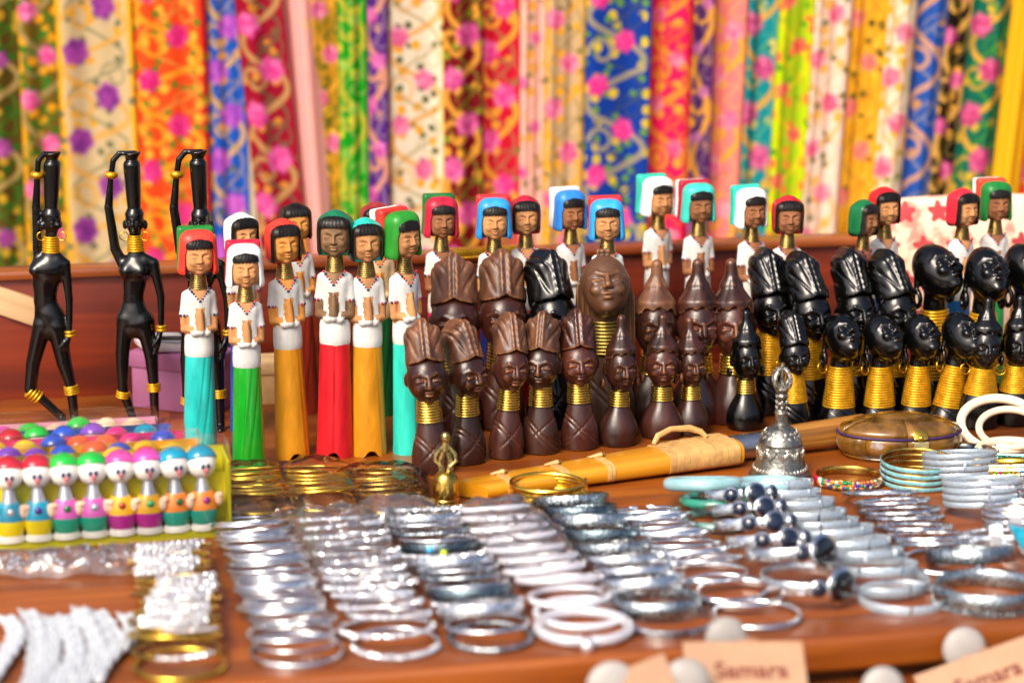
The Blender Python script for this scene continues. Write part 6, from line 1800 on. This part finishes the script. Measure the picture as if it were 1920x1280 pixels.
# body and lid built of separate bone plates
def plates(l, n, nm, gap=.004):
    for k in range(n):
        bm = bmesh.new()
        a0, a1 = 2 * pi * (k + .25 * sin(k * 2.3)) / n + gap, 2 * pi * (k + 1 + .25 * sin(((k + 1) % n) * 2.3)) / n - gap
        rows = []
        for j in range(7):
            a = a0 + (a1 - a0) * j / 6
            rows.append([bm.verts.new((r * .001 * sin(a), -.62 * r * .001 * cos(a), z * .001)) for r, z in l])
        for a, b in zip(rows, rows[1:]):
            for j in range(len(l) - 1): bm.faces.new((a[j], b[j], b[j + 1], a[j + 1]))
        o = obj(nm, bm, M_BONE, ob)
        so = o.modifiers.new('thickness', 'SOLIDIFY'); so.thickness = .0012
obj('core', obx([(50, 4), (58, 9), (60, 15), (58.4, 23), (58, 24.4)]), pm('dark_core', '#2a160a', .5), ob)
plates([(53.5, 4.6), (58.6, 8), (61.4, 15), (60, 21), (58.6, 23.6)], 7, 'bone_plate')
obj('lid_core', obx([(58.6, 25.4), (56, 29.5), (44, 34.6), (24, 38.8), (3, 40)]), pm('dark_core2', '#2a160a', .5), ob)
plates([(60, 25.6), (57.2, 29.8), (45, 35.2), (25, 39.4)], 6, 'lid_plate', .005)
obj('lid_top', obx([(25, 38.6), (25, 39.8), (12, 41.2), (.5, 41.6)], 40), M_BONE, ob)
obj('cord_trim', ring_profile([(d, z + .0246) for d, z in circ(.0010, 6)], .0602, 64, sx=1, sy=.625), pm('purple_cord', '#3a1c5a', .6), ob)
bm = bmesh.new()
box(bm, (.012, -.0372, .0290), (.014, .002, .010), .0008, rot=Euler((radians(-38), 0, .1)))
ball(bm, (.012, -.0400, .0262), (.0030, .0020, .0030), 8, 6)
obj('brass_hasp', bm, M_GOLDB, ob)
bm = bmesh.new(); box(bm, (.013, -.0385, .0185), (.015, .0020, .009), .0014, rot=Euler((radians(6), 0, .12)))
obj('clasp_plate', bm, pm('pale_brass_plate', '#d8ce9a', .3, .6, var=.2), ob)

# ================================================================== KRAFT CARDS AND WHITE STONES AT THE TABLE EDGE
M_KRAFT = pm('kraft_card', '#a88468', .8, var=.08, scale=60, bump=.2)
M_INK = pm('red_brown_ink', '#6a2c20', .8, var=.1)
M_STONE = pm('white_stone', '#96928e', .5, var=.08, scale=60)
def text_mesh(s, size):
    cu = bpy.data.curves.new('txt', 'FONT'); cu.body = s; cu.size = size; cu.align_x = 'CENTER'; cu.align_y = 'CENTER'; cu.offset = size * .022
    o = bpy.data.objects.new('txt', cu); COL.objects.link(o)
    dg = bpy.context.evaluated_depsgraph_get(); dg.update()
    me = bpy.data.meshes.new_from_object(o.evaluated_get(dg))
    bpy.data.objects.remove(o); 
    return me
TXT = text_mesh('Samara', .0185)
bm = bmesh.new(); ring_profile(rect(.0010, .0002, .00005), .016, 36, bm=bm, a0=pi * .55, a1=pi * 1.45); LOGO = to_mesh(bm, 'logo', False)
def kraft(x, y, dep, wd, hg, lab, yaw, lean, roll, txt=True):
    c = PD(x, y, dep)
    t = thing('kraft_card', lab, 'card', c, (radians(lean), radians(roll), radians(yaw)), 'kraft cards at the table edge')
    bm = bmesh.new(); box(bm, (0, 0, 0), (wd, .0012, hg), .0003, seg=1)
    obj('card_sheet', bm, M_KRAFT, t)
    if txt:
        o = obj('lettering', TXT, M_INK, t, loc=(.004, -.0010, hg * .10), rot=(pi / 2, 0, 0))
        obj('emblem', LOGO, pm('faint_ink', '#b88a6a', .8), t, loc=(.004, -.0011, hg * .26), rot=(pi / 2, 0, 0))
    return t
kraft(1400, 1272, 1.655, .088, .062, 'kraft card with red brown lettering in front of the table edge, centre', 4, -50, 1)
kraft(1850, 1286, 1.72, .095, .055, 'kraft card with red brown lettering tilted up at the right corner', 12, -48, -16)
kraft(1190, 1300, 1.62, .060, .040, 'blank corner of a kraft card at the bottom edge', 4, -40, -22, False)
for x, y, dep, r, lab in ((1148, 1288, 1.63, .019, 'white round stone at the bottom edge, leftmost'), (1286, 1280, 1.63, .018, 'white round stone between the two kraft cards'), (1362, 1196, 1.70, .016, 'white round stone on the table edge behind the large kraft card'),
                       (1808, 1216, 1.745, .017, 'white round stone behind the right kraft card'), (1655, 1290, 1.64, .016, 'cream stone just showing at the bottom edge')):
    c = PD(x, y, dep)
    bm = bmesh.new(); ball(bm, (0, 0, 0), (r, r * .35, r), 24, 14)
    o = obj('white_stone', bm, M_STONE, loc=c, rot=(radians(-12), 0, .1))
    tag(o, lab, 'stone')
